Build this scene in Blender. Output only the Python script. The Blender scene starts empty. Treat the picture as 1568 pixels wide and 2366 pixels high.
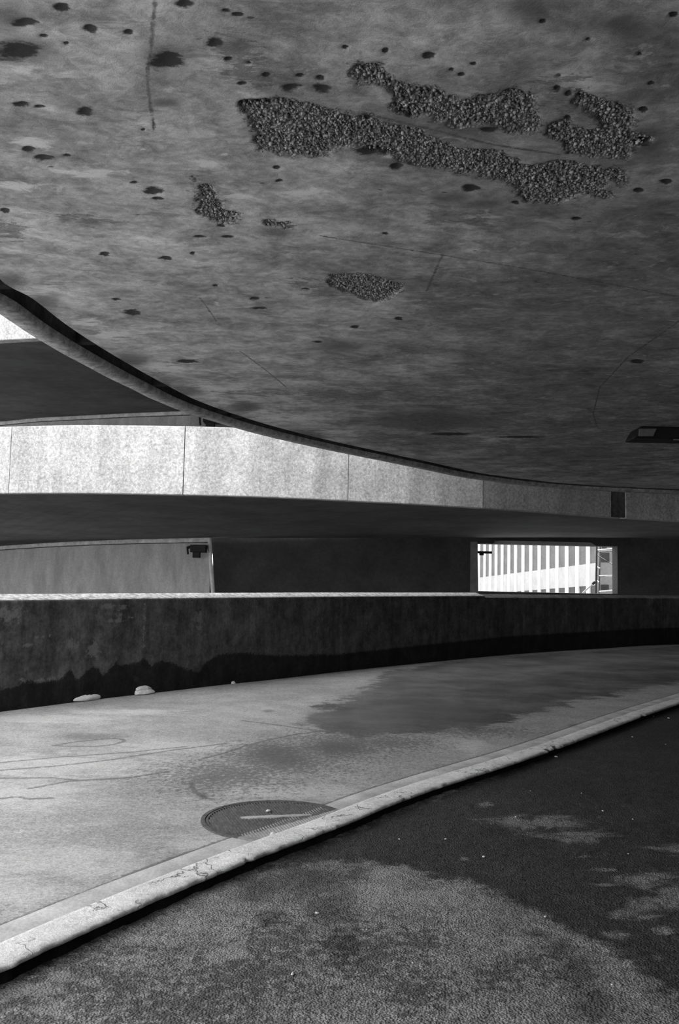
import bpy, math, random
import numpy as np
from mathutils import Vector, Matrix

random.seed(7)
rng = np.random.default_rng(11)
scene = bpy.context.scene
col = scene.collection

# ------------------------------------------------------------------ camera
F = 2000.0                       # focal length in pixels of the 1568 x 2366 frame
CZ = 1.5                         # eye height above the asphalt
PITCH = math.atan(167.0 / F)
ROLL = math.radians(1.2)
f0 = Vector((0, math.cos(PITCH), math.sin(PITCH)))
u0 = Vector((0, -math.sin(PITCH), math.cos(PITCH)))
r0 = Vector((1, 0, 0))
rt = r0 * math.cos(ROLL) + u0 * math.sin(ROLL)
up = u0 * math.cos(ROLL) - r0 * math.sin(ROLL)
cam_d = bpy.data.cameras.new('camera')
cam_d.sensor_fit = 'VERTICAL'
cam_d.sensor_height = 36.0
cam_d.lens = F / 2366.0 * 36.0
cam_d.clip_end = 500
cam = bpy.data.objects.new('camera', cam_d)
col.objects.link(cam)
mw = Matrix((rt, up, -f0)).transposed().to_4x4()
mw.translation = (0, 0, CZ)
cam.matrix_world = mw
scene.camera = cam

# ------------------------------------------------------------------ sky and exposure
world = bpy.data.worlds.new('overcast_sky')
scene.world = world
world.use_nodes = True
wb = world.node_tree.nodes['Background']
wb.inputs[0].default_value = (1, 1, 1, 1)
wb.inputs[1].default_value = 1.0
scene.view_settings.view_transform = 'Standard'
scene.view_settings.look = 'None'
scene.view_settings.gamma = 1.0
scene.view_settings.use_curve_mapping = False
scene.view_settings.exposure = 1.65

sun_d = bpy.data.lights.new('sun', 'SUN')
sun_d.energy = 16.0
sun_d.angle = math.radians(4)
sun = bpy.data.objects.new('sun', sun_d)
col.objects.link(sun)
sdir = Vector((-0.8 * math.cos(math.radians(52)), -0.6 * math.cos(math.radians(52)), -math.sin(math.radians(52))))
sun.rotation_euler = sdir.to_track_quat('-Z', 'Y').to_euler()
sun.location = (10, -15, 30)

# ------------------------------------------------------------------ helpers
def ray(px, py):
    return f0 + rt * ((px - 784.0) / F) - up * ((py - 1183.0) / F)

def on_z(px, py, z):
    d = ray(px, py)
    t = (z - CZ) / d.z
    return Vector((d.x * t, d.y * t, z))

def at_y(px, py, y):
    d = ray(px, py)
    t = y / d.y
    return Vector((d.x * t, y, CZ + d.z * t))

def zpts(pts, z):
    return np.array([on_z(x, y, z)[:2] for x, y in pts])

def props(o, label=None, cat=None, kind=None, group=None):
    if label: o['label'] = label
    if cat: o['category'] = cat
    if kind: o['kind'] = kind
    if group: o['group'] = group
    return o

def empty(name, loc, rz=0.0):
    o = bpy.data.objects.new(name, None)
    o.empty_display_size = 0.1
    o.location = loc
    o.rotation_euler = (0, 0, rz)
    col.objects.link(o)
    return o

def mesh_obj(name, verts, faces, mat, parent=None, smooth=False, attrs=None):
    me = bpy.data.meshes.new(name)
    if isinstance(verts, np.ndarray) and isinstance(faces, np.ndarray):
        nv, nf, k = len(verts), len(faces), faces.shape[1]
        me.vertices.add(nv)
        me.vertices.foreach_set('co', verts.astype(np.float32).ravel())
        me.loops.add(nf * k)
        me.loops.foreach_set('vertex_index', faces.astype(np.int32).ravel())
        me.polygons.add(nf)
        me.polygons.foreach_set('loop_start', np.arange(0, nf * k, k, dtype=np.int32))
        me.polygons.foreach_set('loop_total', np.full(nf, k, dtype=np.int32))
        me.update(calc_edges=True)
        me.validate()
    else:
        me.from_pydata([tuple(v) for v in verts], [], [tuple(f) for f in faces])
        me.update()
    if smooth:
        me.polygons.foreach_set('use_smooth', np.ones(len(me.polygons), dtype=bool))
    for k, v in (attrs or {}).items():
        a = me.attributes.new(k, 'FLOAT', 'POINT')
        a.data.foreach_set('value', np.asarray(v, dtype=np.float32).ravel())
    me.materials.append(mat)
    o = bpy.data.objects.new(name, me)
    col.objects.link(o)
    if parent is not None:
        o.parent = parent
    return o

class MB:
    """collects boxes, bars, tubes into one mesh"""
    def __init__(self):
        self.v, self.f = [], []
    def hexa(self, pts):                       # 8 corners: bottom 4 ccw, top 4 ccw
        b = len(self.v)
        self.v += [tuple(p) for p in pts]
        for q in ((3, 2, 1, 0), (4, 5, 6, 7), (0, 1, 5, 4), (1, 2, 6, 5), (2, 3, 7, 6), (3, 0, 4, 7)):
            self.f.append(tuple(b + i for i in q))
        return self
    def box(self, x0, x1, y0, y1, z0, z1):
        return self.hexa([(x0, y0, z0), (x1, y0, z0), (x1, y1, z0), (x0, y1, z0),
                          (x0, y0, z1), (x1, y0, z1), (x1, y1, z1), (x0, y1, z1)])
    def tube(self, a, b, r, n=10, r2=None):
        a, b = Vector(a), Vector(b)
        r2 = r if r2 is None else r2
        d = (b - a).normalized()
        s = d.orthogonal().normalized()
        t = d.cross(s)
        k = len(self.v)
        for p, rr in ((a, r), (b, r2)):
            for i in range(n):
                an = 2 * math.pi * i / n
                self.v.append(tuple(p + (s * math.cos(an) + t * math.sin(an)) * rr))
        for i in range(n):
            j = (i + 1) % n
            self.f.append((k + i, k + j, k + n + j, k + n + i))
        self.f.append(tuple(k + i for i in range(n))[::-1])
        self.f.append(tuple(k + n + i for i in range(n)))
        return self
    def build(self, name, mat, parent=None, bevel=0.0, smooth=False):
        o = mesh_obj(name, self.v, self.f, mat, parent, smooth)
        if bevel:
            m = o.modifiers.new('bevel', 'BEVEL')
            m.width = bevel
            m.segments = 3
            m.limit_method = 'ANGLE'
        return o

def grid_faces(nr, nc):
    i = np.arange(nr - 1)[:, None] * nc + np.arange(nc - 1)[None, :]
    i = i.ravel()
    return np.stack([i, i + 1, i + nc + 1, i + nc], axis=1)

def catmull(pts, n):
    P = np.asarray(pts, float)
    P = np.vstack([2 * P[0] - P[1], P, 2 * P[-1] - P[-2]])
    out = []
    m = len(P) - 3
    per = max(2, n // m)
    for i in range(m):
        p0, p1, p2, p3 = P[i:i + 4]
        t = np.linspace(0, 1, per, endpoint=False)[:, None]
        out.append(0.5 * (2 * p1 + (p2 - p0) * t + (2 * p0 - 5 * p1 + 4 * p2 - p3) * t ** 2 + (3 * p1 - p0 - 3 * p2 + p3) * t ** 3))
    out.append(P[-2][None, :])
    return np.vstack(out)

def resample(c, step=None, n=None):
    seg = np.linalg.norm(np.diff(c, axis=0), axis=1)
    s = np.concatenate([[0], np.cumsum(seg)])
    if n is None:
        n = max(2, int(s[-1] / step) + 1)
    q = np.linspace(0, s[-1], n)
    return np.stack([np.interp(q, s, c[:, k]) for k in range(c.shape[1])], axis=1)

def normals2d(c):                               # left-hand normals of a 2-D polyline
    t = np.gradient(c[:, :2], axis=0)
    t /= np.linalg.norm(t, axis=1)[:, None]
    return np.stack([-t[:, 1], t[:, 0]], axis=1)

def _hash(ix, iy, seed):
    h = (ix.astype(np.int64) * 374761393 + iy.astype(np.int64) * 668265263 + seed * 982451653) & 0xFFFFFFFF
    h = ((h ^ (h >> 13)) * 1274126177) & 0xFFFFFFFF
    h = h ^ (h >> 16)
    return (h & 0xFFFFFF) / float(0xFFFFFF)

def vnoise(x, y, seed=0):
    ix, iy = np.floor(x), np.floor(y)
    fx, fy = x - ix, y - iy
    fx = fx * fx * (3 - 2 * fx)
    fy = fy * fy * (3 - 2 * fy)
    a = _hash(ix, iy, seed); b = _hash(ix + 1, iy, seed)
    c = _hash(ix, iy + 1, seed); d = _hash(ix + 1, iy + 1, seed)
    return (a * (1 - fx) + b * fx) * (1 - fy) + (c * (1 - fx) + d * fx) * fy

def fbm(x, y, seed=0, octaves=4):
    s, a, t = 0, 0.5, 0
    for o in range(octaves):
        s = s + a * vnoise(x * 2 ** o, y * 2 ** o, seed + o)
        t += a
        a *= 0.5
    return s / t - 0.5

def poly_sdf(x, y, poly):                       # > 0 inside
    P = np.asarray(poly, float)
    best = np.full(x.shape, 1e9)
    inside = np.zeros(x.shape, bool)
    n = len(P)
    for i in range(n):
        ax, ay = P[i]
        bx, by = P[(i + 1) % n]
        ex, ey = bx - ax, by - ay
        L = ex * ex + ey * ey + 1e-12
        t = np.clip(((x - ax) * ex + (y - ay) * ey) / L, 0, 1)
        best = np.minimum(best, (x - ax - t * ex) ** 2 + (y - ay - t * ey) ** 2)
        c = ((ay > y) != (by > y))
        xs = ax + (y - ay) * ex / (ey if abs(ey) > 1e-12 else 1e-12)
        inside ^= c & (x < xs)
    d = np.sqrt(best)
    return np.where(inside, d, -d)

def line_dist(x, y, pts):
    best = np.full(x.shape, 1e9)
    for (ax, ay), (bx, by) in zip(pts[:-1], pts[1:]):
        ex, ey = bx - ax, by - ay
        L = ex * ex + ey * ey + 1e-12
        t = np.clip(((x - ax) * ex + (y - ay) * ey) / L, 0, 1)
        best = np.minimum(best, (x - ax - t * ex) ** 2 + (y - ay - t * ey) ** 2)
    return np.sqrt(best)

def blob_field(x, y, blobs, z):
    """max over pixel-measured elliptical blobs of (1 - r), laid out on the plane z"""
    out = np.full(x.shape, -1.0)
    for (px, py, rx, ry) in blobs:
        c = on_z(px, py, z); a = on_z(px + rx, py, z) - c; b = on_z(px, py + ry, z) - c
        m = np.array([[a.x, b.x], [a.y, b.y]])
        inv = np.linalg.inv(m)
        u = inv[0, 0] * (x - c.x) + inv[0, 1] * (y - c.y)
        v = inv[1, 0] * (x - c.x) + inv[1, 1] * (y - c.y)
        out = np.maximum(out, 1 - np.sqrt(u * u + v * v))
    return out

# ------------------------------------------------------------------ material helper (all grey: the photograph is black and white)
class NT:
    def __init__(self, name):
        self.m = bpy.data.materials.new(name)
        self.m.use_nodes = True
        self.t = self.m.node_tree
        self.b = self.t.nodes['Principled BSDF']
        self.b.inputs['Specular IOR Level'].default_value = 0.25
        self._co = None
    def n(self, kind):
        return self.t.nodes.new(kind)
    def put(self, sock, v):
        if isinstance(v, (int, float)):
            try: sock.default_value = v
            except Exception: sock.default_value = (v, v, v, 1)
        elif isinstance(v, tuple): sock.default_value = v
        else: self.t.links.new(v, sock)
    def co(self, scale=(1, 1, 1)):
        if self._co is None:
            self._co = self.n('ShaderNodeTexCoord').outputs['Object']
        if scale == (1, 1, 1): return self._co
        mp = self.n('ShaderNodeMapping')
        self.t.links.new(self._co, mp.inputs[0])
        mp.inputs['Scale'].default_value = scale
        return mp.outputs[0]
    def noise(self, scale, detail=4, rough=0.6, stretch=(1, 1, 1), dist=0.0):
        n = self.n('ShaderNodeTexNoise')
        self.t.links.new(self.co(stretch), n.inputs['Vector'])
        n.inputs['Scale'].default_value = scale
        n.inputs['Detail'].default_value = detail
        n.inputs['Roughness'].default_value = rough
        n.inputs['Distortion'].default_value = dist
        return n.outputs['Fac']
    def voronoi(self, scale, stretch=(1, 1, 1), feature='F1', out='Distance'):
        n = self.n('ShaderNodeTexVoronoi')
        self.t.links.new(self.co(stretch), n.inputs['Vector'])
        n.feature = feature
        n.inputs['Scale'].default_value = scale
        return n.outputs[out]
    def math(self, op, a, b=0.0, c=0.0, clamp=False):
        n = self.n('ShaderNodeMath'); n.operation = op; n.use_clamp = clamp
        self.put(n.inputs[0], a); self.put(n.inputs[1], b); self.put(n.inputs[2], c)
        return n.outputs[0]
    def step(self, v, lo, hi, a=0.0, b=1.0):
        n = self.n('ShaderNodeMapRange'); n.interpolation_type = 'SMOOTHSTEP'
        self.put(n.inputs['Value'], v)
        n.inputs['From Min'].default_value = lo; n.inputs['From Max'].default_value = hi
        n.inputs['To Min'].default_value = a; n.inputs['To Max'].default_value = b
        return n.outputs[0]
    def lin(self, v, lo, hi, a=0.0, b=1.0):
        n = self.n('ShaderNodeMapRange')
        self.put(n.inputs['Value'], v)
        n.inputs['From Min'].default_value = lo; n.inputs['From Max'].default_value = hi
        n.inputs['To Min'].default_value = a; n.inputs['To Max'].default_value = b
        return n.outputs[0]
    def mix(self, f, a, b):
        n = self.n('ShaderNodeMix'); n.data_type = 'FLOAT'
        self.put(n.inputs[0], f); self.put(n.inputs[2], a); self.put(n.inputs[3], b)
        return n.outputs[0]
    def attr(self, name):
        n = self.n('ShaderNodeAttribute'); n.attribute_name = name
        return n.outputs['Fac']
    def color(self, v):
        self.put(self.b.inputs['Base Color'], v)
    def rough(self, v):
        self.put(self.b.inputs['Roughness'], v)
    def bump(self, h, strength=0.5, dist=0.01):
        n = self.n('ShaderNodeBump')
        n.inputs['Strength'].default_value = strength
        n.inputs['Distance'].default_value = dist
        self.put(n.inputs['Height'], h)
        self.t.links.new(n.outputs[0], self.b.inputs['Normal'])

def simple_mat(name, v, rough=0.7, var=0.25, scale=6.0, metal=0.0, fine=60.0, bump=0.2, stretch=(1, 1, 1)):
    t = NT(name)
    a = t.noise(scale, 5, 0.65, stretch)
    b = t.noise(fine, 3, 0.6)
    c = t.math('MULTIPLY', t.lin(a, 0.36, 0.64, v * (1 - var), v * (1 + var)), t.lin(b, 0.36, 0.64, 1 - var * 0.5, 1 + var * 0.5))
    t.color(c)
    t.rough(rough)
    t.b.inputs['Metallic'].default_value = metal
    if bump: t.bump(b, bump, 0.004)
    return t.m

# ---- concrete of the soffit overhead
def soffit_material():
    t = NT('soffit_concrete')
    big = t.noise(0.9, 5, 0.62)
    mid = t.noise(3.4, 6, 0.70, (0.8, 1.0, 1.0), 0.6)
    fine = t.noise(15.0, 6, 0.75, (0.8, 1, 1), 0.5)
    grain = t.noise(150.0, 3, 0.8)
    base = t.math('MULTIPLY', t.lin(big, 0.36, 0.64, 0.74, 1.20), t.lin(mid, 0.36, 0.64, 0.62, 1.34))
    base = t.math('MULTIPLY', base, t.lin(fine, 0.36, 0.64, 0.74, 1.24))
    base = t.math('MULTIPLY', base, t.lin(grain, 0.36, 0.64, 0.84, 1.16))
    base = t.math('MULTIPLY', base, 0.35)
    # light falloff to the right painted in, broken up like mottled dirt
    falloff = t.math('ADD', t.attr('falloff'), t.lin(t.noise(1.6, 6, 0.7), 0.2, 0.8, -0.9, 0.9))
    base = t.math('MULTIPLY', base, t.step(falloff, -0.2, 0.8, 1.0, 0.52))
    # lime bloom and pale scrapes
    n1 = t.noise(8.0, 6, 0.74, (0.55, 1, 1), 0.8)
    bloom = t.step(n1, 0.55, 0.68)
    base = t.mix(t.math('MULTIPLY', bloom, 0.45), base, 0.52)
    pl = t.math('ADD', t.attr('pale'), t.lin(n1, 0.2, 0.8, -1.3, 1.3))
    base = t.mix(t.math('MULTIPLY', t.step(pl, 0.15, 0.9), 0.75), base, 0.60)
    # thin dark scuffs lying across
    sc = t.step(t.noise(6.0, 5, 0.7, (0.4, 1.4, 1), 0.4), 0.60, 0.67)
    base = t.mix(t.math('MULTIPLY', sc, 0.5), base, 0.12)
    # soft dirt
    soft = t.math('ADD', t.attr('soft'), t.lin(fine, 0.2, 0.8, -0.6, 0.6))
    base = t.mix(t.math('MULTIPLY', t.step(soft, -0.05, 0.8), 0.70), base, 0.06)
    # spalled skin
    sp = t.math('ADD', t.attr('spall'), t.lin(t.noise(26.0, 5, 0.75), 0.2, 0.8, -0.05, 0.05))
    inside = t.step(sp, -0.002, 0.004)
    vor = t.voronoi(58.0)
    agg = t.math('MULTIPLY', t.lin(vor, 0.0, 0.75, 0.26, 0.10), t.lin(t.noise(30.0, 3, 0.7), 0.36, 0.64, 0.6, 1.5))
    base = t.mix(inside, base, agg)
    rim = t.math('MULTIPLY', t.step(sp, -0.030, -0.006), t.step(sp, 0.012, 0.0))
    base = t.mix(t.math('MULTIPLY', rim, t.step(fine, 0.45, 0.6, 0.0, 0.7)), base, 0.03)  # shadow of the recess edge painted as a patchy dark outline
    # shallow flaking, laitance gone
    fl = t.math('ADD', t.attr('flake'), t.lin(t.noise(14.0, 6, 0.8, (0.35, 1, 1)), 0.2, 0.8, -0.32, 0.32))
    base = t.mix(t.math('MULTIPLY', t.step(fl, -0.01, 0.02), 0.7), base, t.lin(fine, 0.36, 0.64, 0.06, 0.16))
    # pits
    pit = t.math('ADD', t.attr('pit'), t.lin(t.noise(24.0, 4, 0.65, (0.6, 1, 1)), 0.2, 0.8, -0.5, 0.5))
    base = t.mix(t.math('MULTIPLY', t.step(pit, -0.05, 0.4), 0.95), base, 0.016)
    # cracks and formwork lines
    cr = t.math('ADD', t.attr('crack'), t.lin(t.noise(20.0, 5, 0.75), 0.2, 0.8, -0.012, 0.012))
    base = t.mix(t.math('MULTIPLY', t.step(cr, -0.013, -0.002), t.lin(mid, 0.36, 0.64, 0.5, 0.95)), base, 0.045)
    # specks
    sv = t.voronoi(9.0, (0.5, 1, 1))
    keep = t.step(t.noise(4.0, 2), 0.52, 0.60)
    base = t.mix(t.math('MULTIPLY', t.step(sv, 0.10, 0.045), t.math('MULTIPLY', keep, 0.85)), base, 0.04)
    t.color(base)
    t.rough(0.85)
    h = t.math('ADD', t.math('MULTIPLY', fine, 0.6), t.math('MULTIPLY', grain, 0.15))
    h = t.math('ADD', h, t.math('MULTIPLY', t.math('MULTIPLY', inside, vor), 1.8))
    t.bump(h, 0.6, 0.012)
    return t.m

def road_material():
    t = NT('road_concrete')
    big = t.noise(0.7, 4, 0.6)
    mid = t.noise(3.0, 5, 0.65)
    fine = t.noise(22.0, 5, 0.75)
    grain = t.noise(75.0, 3, 0.8)
    base = t.math('MULTIPLY', t.lin(big, 0.36, 0.64, 0.88, 1.12), t.lin(mid, 0.36, 0.64, 0.88, 1.12))
    base = t.math('MULTIPLY', base, t.lin(fine, 0.36, 0.64, 0.84, 1.14))
    base = t.math('MULTIPLY', base, t.lin(grain, 0.34, 0.66, 0.62, 1.34))
    base = t.math('MULTIPLY', base, 0.36)
    n1 = t.noise(4.0, 6, 0.75, (1.0, 1.6, 1), 0.5)
    pl = t.math('ADD', t.attr('pale'), t.lin(n1, 0.2, 0.8, -0.9, 0.9))
    base = t.mix(t.math('MULTIPLY', t.step(pl, -0.1, 0.8), 0.6), base, t.math('MULTIPLY', 0.60, t.lin(grain, 0.34, 0.66, 0.72, 1.2)))
    # darker smooth overlay on the far carriageway
    ov = t.math('ADD', t.attr('overlay'), t.lin(t.noise(3.0, 6, 0.75), 0.2, 0.8, -0.5, 0.5))
    ovc = t.math('MULTIPLY', t.lin(t.noise(0.8, 5, 0.7), 0.38, 0.62, 0.03, 0.14), t.lin(fine, 0.36, 0.64, 0.85, 1.15))
    base = t.mix(t.math('MULTIPLY', t.step(ov, -0.10, 0.16), 0.85), base, ovc)
    # oily speckled stain
    st = t.math('ADD', t.attr('stain'), t.lin(t.noise(28.0, 5, 0.85, (1, 0.8, 1)), 0.2, 0.8, -2.4, 2.4))
    base = t.mix(t.math('MULTIPLY', t.step(st, 0.0, 0.5), 0.62), base, 0.07)
    soft = t.math('ADD', t.attr('soft'), t.lin(fine, 0.2, 0.8, -0.9, 0.9))
    base = t.mix(t.math('MULTIPLY', t.step(soft, 0.0, 0.8), 0.6), base, 0.09)
    cr = t.math('ADD', t.attr('crack'), t.lin(fine, 0.2, 0.8, -0.03, 0.03))
    base = t.mix(t.math('MULTIPLY', t.step(cr, -0.030, -0.006), 0.7), base, 0.09)
    t.color(base)
    t.rough(t.mix(t.step(ov, -0.05, 0.1), 0.85, 0.6))
    t.bump(t.math('ADD', fine, t.math('MULTIPLY', grain, 0.6)), 0.5, 0.008)
    return t.m

def asphalt_material():
    t = NT('asphalt')
    big = t.noise(0.9, 5, 0.65)
    mid = t.noise(5.0, 6, 0.7)
    fine = t.noise(24.0, 5, 0.7)
    grain = t.voronoi(105.0)
    speck = t.voronoi(105.0, out='Color')
    base = t.math('MULTIPLY', t.lin(big, 0.36, 0.64, 0.85, 1.15), t.lin(mid, 0.36, 0.64, 0.82, 1.18))
    base = t.math('MULTIPLY', base, t.lin(fine, 0.34, 0.66, 0.66, 1.32))
    base = t.math('MULTIPLY', base, t.lin(grain, 0.1, 0.7, 1.18, 0.68))
    base = t.math('MULTIPLY', base, t.lin(speck, 0.1, 0.9, 0.74, 1.30))
    base = t.math('MULTIPLY', base, 0.265)
    # coarse worn clumps near the kerb
    cl = t.math('ADD', t.attr('worn'), t.lin(t.noise(20.0, 3, 0.65), 0.2, 0.8, -2.2, 2.2))
    base = t.mix(t.math('MULTIPLY', t.step(cl, 0.1, 0.55), 0.65), base, 0.04)
    pl = t.math('ADD', t.attr('pale'), t.lin(t.noise(9.0, 5, 0.65), 0.2, 0.8, -1.4, 1.4))
    base = t.mix(t.math('MULTIPLY', t.step(pl, 0.0, 0.7), 0.55), base, 0.34)
    # damp
    wet = t.math('ADD', t.attr('wet'), t.lin(t.noise(9.0, 5, 0.7), 0.2, 0.8, -0.12, 0.12))
    w = t.step(wet, -0.06, 0.06)
    dry = t.step(t.math('ADD', t.attr('island'), t.lin(t.noise(5.0, 6, 0.75, (0.8, 1.2, 1), 0.6), 0.2, 0.8, -1.2, 1.2)), 0.0, 0.8)
    w = t.math('MULTIPLY', w, t.math('SUBTRACT', 1.0, t.math('MULTIPLY', dry, 0.75)))
    w2 = t.step(t.math('ADD', t.attr('damp'), t.lin(mid, 0.2, 0.8, -0.9, 0.9)), -0.1, 0.8)
    w = t.math('MAXIMUM', w, t.math('MULTIPLY', w2, 0.75))
    base = t.math('MULTIPLY', base, t.mix(w, 1.0, 0.20))
    cr = t.math('ADD', t.attr('crack'), t.lin(fine, 0.2, 0.8, -0.02, 0.02))
    base = t.mix(t.math('MULTIPLY', t.step(cr, -0.008, 0.003), 0.8), base, 0.03)
    t.color(base)
    t.rough(t.mix(w, 0.9, 0.75))
    t.bump(t.math('ADD', fine, t.math('MULTIPLY', grain, -0.8)), 0.8, 0.014)
    return t.m

def parapet_material():
    t = NT('stained_parapet_concrete')
    streak = t.noise(1.0, 6, 0.75, (4.5, 4.5, 0.6))
    mid = t.noise(4.0, 6, 0.75)
    fine = t.noise(24.0, 5, 0.78)
    base = t.math('MULTIPLY', t.lin(streak, 0.34, 0.66, 0.6, 1.35), t.lin(mid, 0.36, 0.64, 0.55, 1.5))
    base = t.math('MULTIPLY', base, t.lin(fine, 0.36, 0.64, 0.75, 1.25))
    base = t.math('MULTIPLY', base, 0.085)
    pl = t.math('ADD', t.attr('pale'), t.lin(t.noise(9.0, 6, 0.85), 0.2, 0.8, -2.0, 2.0))
    base = t.mix(t.math('MULTIPLY', t.step(pl, 0.1, 0.7), 0.6), base, 0.22)
    damp = t.math('ADD', t.attr('wet'), t.lin(fine, 0.2, 0.8, -0.06, 0.06))
    base = t.math('MULTIPLY', base, t.step(damp, -0.015, 0.015, 1.0, 0.20))
    cop = t.step(t.attr('coping'), 0.4, 0.6)
    sp = t.math('MULTIPLY', t.lin(t.noise(14.0, 4, 0.8), 0.36, 0.64, 0.35, 1.3), 0.42)
    base = t.mix(cop, base, sp)
    t.color(base)
    t.rough(0.85)
    t.bump(fine, 0.4, 0.008)
    return t.m

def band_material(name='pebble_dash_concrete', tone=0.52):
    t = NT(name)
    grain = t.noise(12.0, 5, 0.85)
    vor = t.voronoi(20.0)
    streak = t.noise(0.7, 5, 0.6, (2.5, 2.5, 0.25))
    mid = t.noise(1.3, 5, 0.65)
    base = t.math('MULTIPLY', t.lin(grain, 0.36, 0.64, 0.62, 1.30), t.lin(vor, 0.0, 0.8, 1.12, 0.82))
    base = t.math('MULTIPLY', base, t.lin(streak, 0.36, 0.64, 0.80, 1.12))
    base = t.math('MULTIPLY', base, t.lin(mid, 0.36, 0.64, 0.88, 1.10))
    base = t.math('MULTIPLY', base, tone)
    t.color(base)
    t.rough(0.9)
    t.bump(grain, 0.7, 0.03)
    return t.m

def kerb_material():
    t = NT('kerb_concrete')
    mid = t.noise(3.0, 5, 0.65)
    fine = t.noise(26.0, 5, 0.75)
    grain = t.noise(110.0, 3, 0.8)
    base = t.math('MULTIPLY', t.lin(mid, 0.36, 0.64, 0.86, 1.08), t.lin(fine, 0.36, 0.64, 0.86, 1.10))
    base = t.math('MULTIPLY', base, t.lin(grain, 0.36, 0.64, 0.82, 1.14))
    base = t.math('MULTIPLY', base, 0.80)
    spot = t.step(t.noise(19.0, 6, 0.8), 0.60, 0.68)
    base = t.mix(t.math('MULTIPLY', spot, 0.6), base, 0.20)
    vn = t.n('ShaderNodeTexVoronoi'); vn.feature = 'DISTANCE_TO_EDGE'; vn.inputs['Scale'].default_value = 3.2
    wv = t.n('ShaderNodeVectorMath'); wv.operation = 'ADD'
    nz_ = t.n('ShaderNodeTexNoise'); nz_.inputs['Scale'].default_value = 9.0; nz_.inputs['Detail'].default_value = 5.0
    t.t.links.new(t.co(), nz_.inputs['Vector'])
    sc_ = t.n('ShaderNodeVectorMath'); sc_.operation = 'SCALE'; sc_.inputs['Scale'].default_value = 0.25
    t.t.links.new(nz_.outputs['Color'], sc_.inputs[0])
    t.t.links.new(t.co(), wv.inputs[0]); t.t.links.new(sc_.outputs[0], wv.inputs[1])
    t.t.links.new(wv.outputs[0], vn.inputs['Vector'])
    crack = t.math('MULTIPLY', t.step(vn.outputs['Distance'], 0.022, 0.006), t.step(t.noise(2.2, 3), 0.47, 0.56))
    base = t.mix(t.math('MULTIPLY', crack, 0.7), base, 0.10)
    t.color(base)
    t.rough(0.88)
    h = t.math('ADD', t.math('MULTIPLY', fine, 1.0), t.math('MULTIPLY', grain, 0.4))
    h = t.math('SUBTRACT', h, t.math('MULTIPLY', crack, 0.8))
    t.bump(h, 0.7, 0.010)
    return t.m

def manhole_material():
    t = NT('cast_iron')
    a = t.noise(30.0, 5, 0.75)
    base = t.lin(a, 0.36, 0.64, 0.06, 0.15)
    cem = t.math('ADD', t.attr('cement'), t.lin(t.noise(40.0, 4, 0.7), 0.2, 0.8, -0.03, 0.03))
    base = t.mix(t.step(cem, -0.004, 0.006), base, t.lin(a, 0.36, 0.64, 0.22, 0.36))
    t.color(base)
    t.rough(0.75)
    t.bump(a, 0.3, 0.003)
    return t.m

M = {
    'soffit': soffit_material(), 'road': road_material(), 'asphalt': asphalt_material(),
    'parapet': parapet_material(), 'band': band_material(), 'manhole': manhole_material(),
    'kerb': kerb_material(),
    'gutter': simple_mat('gutter_concrete', 0.46, 0.85, 0.22, 4.0, 0, 60.0, 0.5),
    'lip': simple_mat('edge_beam_concrete', 0.26, 0.9, 0.40, 9.0, 0, 45.0, 0.6),
    'groove': simple_mat('groove_dark', 0.05, 0.95, 0.4, 4.0, 0, 30.0, 0.3),  # even dark tone for grooves, joints and thin strips
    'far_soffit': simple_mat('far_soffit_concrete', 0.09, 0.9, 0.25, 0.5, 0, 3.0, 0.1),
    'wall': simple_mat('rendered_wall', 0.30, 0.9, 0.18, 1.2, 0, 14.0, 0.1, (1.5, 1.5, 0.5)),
    'dark_wall': simple_mat('near_black_wall', 0.035, 0.9, 0.25, 0.8, 0, 9.0, 0.1),  # one even near-black tone for walls and well floor
    'cornice': simple_mat('cornice_concrete', 0.42, 0.9, 0.25, 3.0, 0, 20.0, 0.2),
    'black': simple_mat('black_paint', 0.008, 0.6, 0.3, 8.0, 0, 60.0, 0.1),
    'dark_metal': simple_mat('dark_steel', 0.035, 0.55, 0.3, 12.0, 0.2, 80.0, 0.1),
    'pale_metal': simple_mat('galvanised_steel', 0.62, 0.5, 0.15, 12.0, 0.1, 80.0, 0.1),
    'pipe': simple_mat('painted_pipe', 0.42, 0.6, 0.15, 5.0, 0, 50.0, 0.1),
    'lens': simple_mat('frosted_lens', 0.10, 0.4, 0.15, 20.0, 0, 90.0, 0.0),
    'cloth': simple_mat('white_sacking', 0.72, 0.9, 0.10, 30.0, 0, 120.0, 0.5),
    'chip': simple_mat('white_chip', 0.7, 0.8, 0.15, 30.0, 0, 90.0, 0.1),
    'fin': simple_mat('white_fin', 0.70, 0.8, 0.05, 2.0, 0, 20.0, 0.0),
    'spandrel': simple_mat('facade_spandrel', 0.42, 0.85, 0.10, 1.0, 0, 6.0, 0.0),
    'grey_render': simple_mat('grey_facade', 0.17, 0.85, 0.12, 1.0, 0, 8.0, 0.0),
    'blind': simple_mat('shaded_window', 0.10, 0.5, 0.18, 1.0, 0, 8.0, 0.0),
    'dark_glass': simple_mat('dark_window', 0.03, 0.4, 0.2, 1.0, 0, 8.0, 0.0),
    'dull_black': simple_mat('matt_black', 0.014, 0.95, 0.4, 8.0, 0, 60.0, 0.5),
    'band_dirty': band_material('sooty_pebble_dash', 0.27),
    'stone': None,
}
def stone_material():
    t = NT('exposed_gravel')
    r = t.attr('shade')
    t.color(t.math('MULTIPLY', t.lin(r, 0, 1, 0.07, 0.27), t.lin(t.noise(160.0, 2), 0.3, 0.7, 0.8, 1.2)))
    t.rough(0.8)
    return t.m
M['stone'] = stone_material()

# ================================================================== SETTING
CEIL = 3.8
ROAD = 0.045

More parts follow.
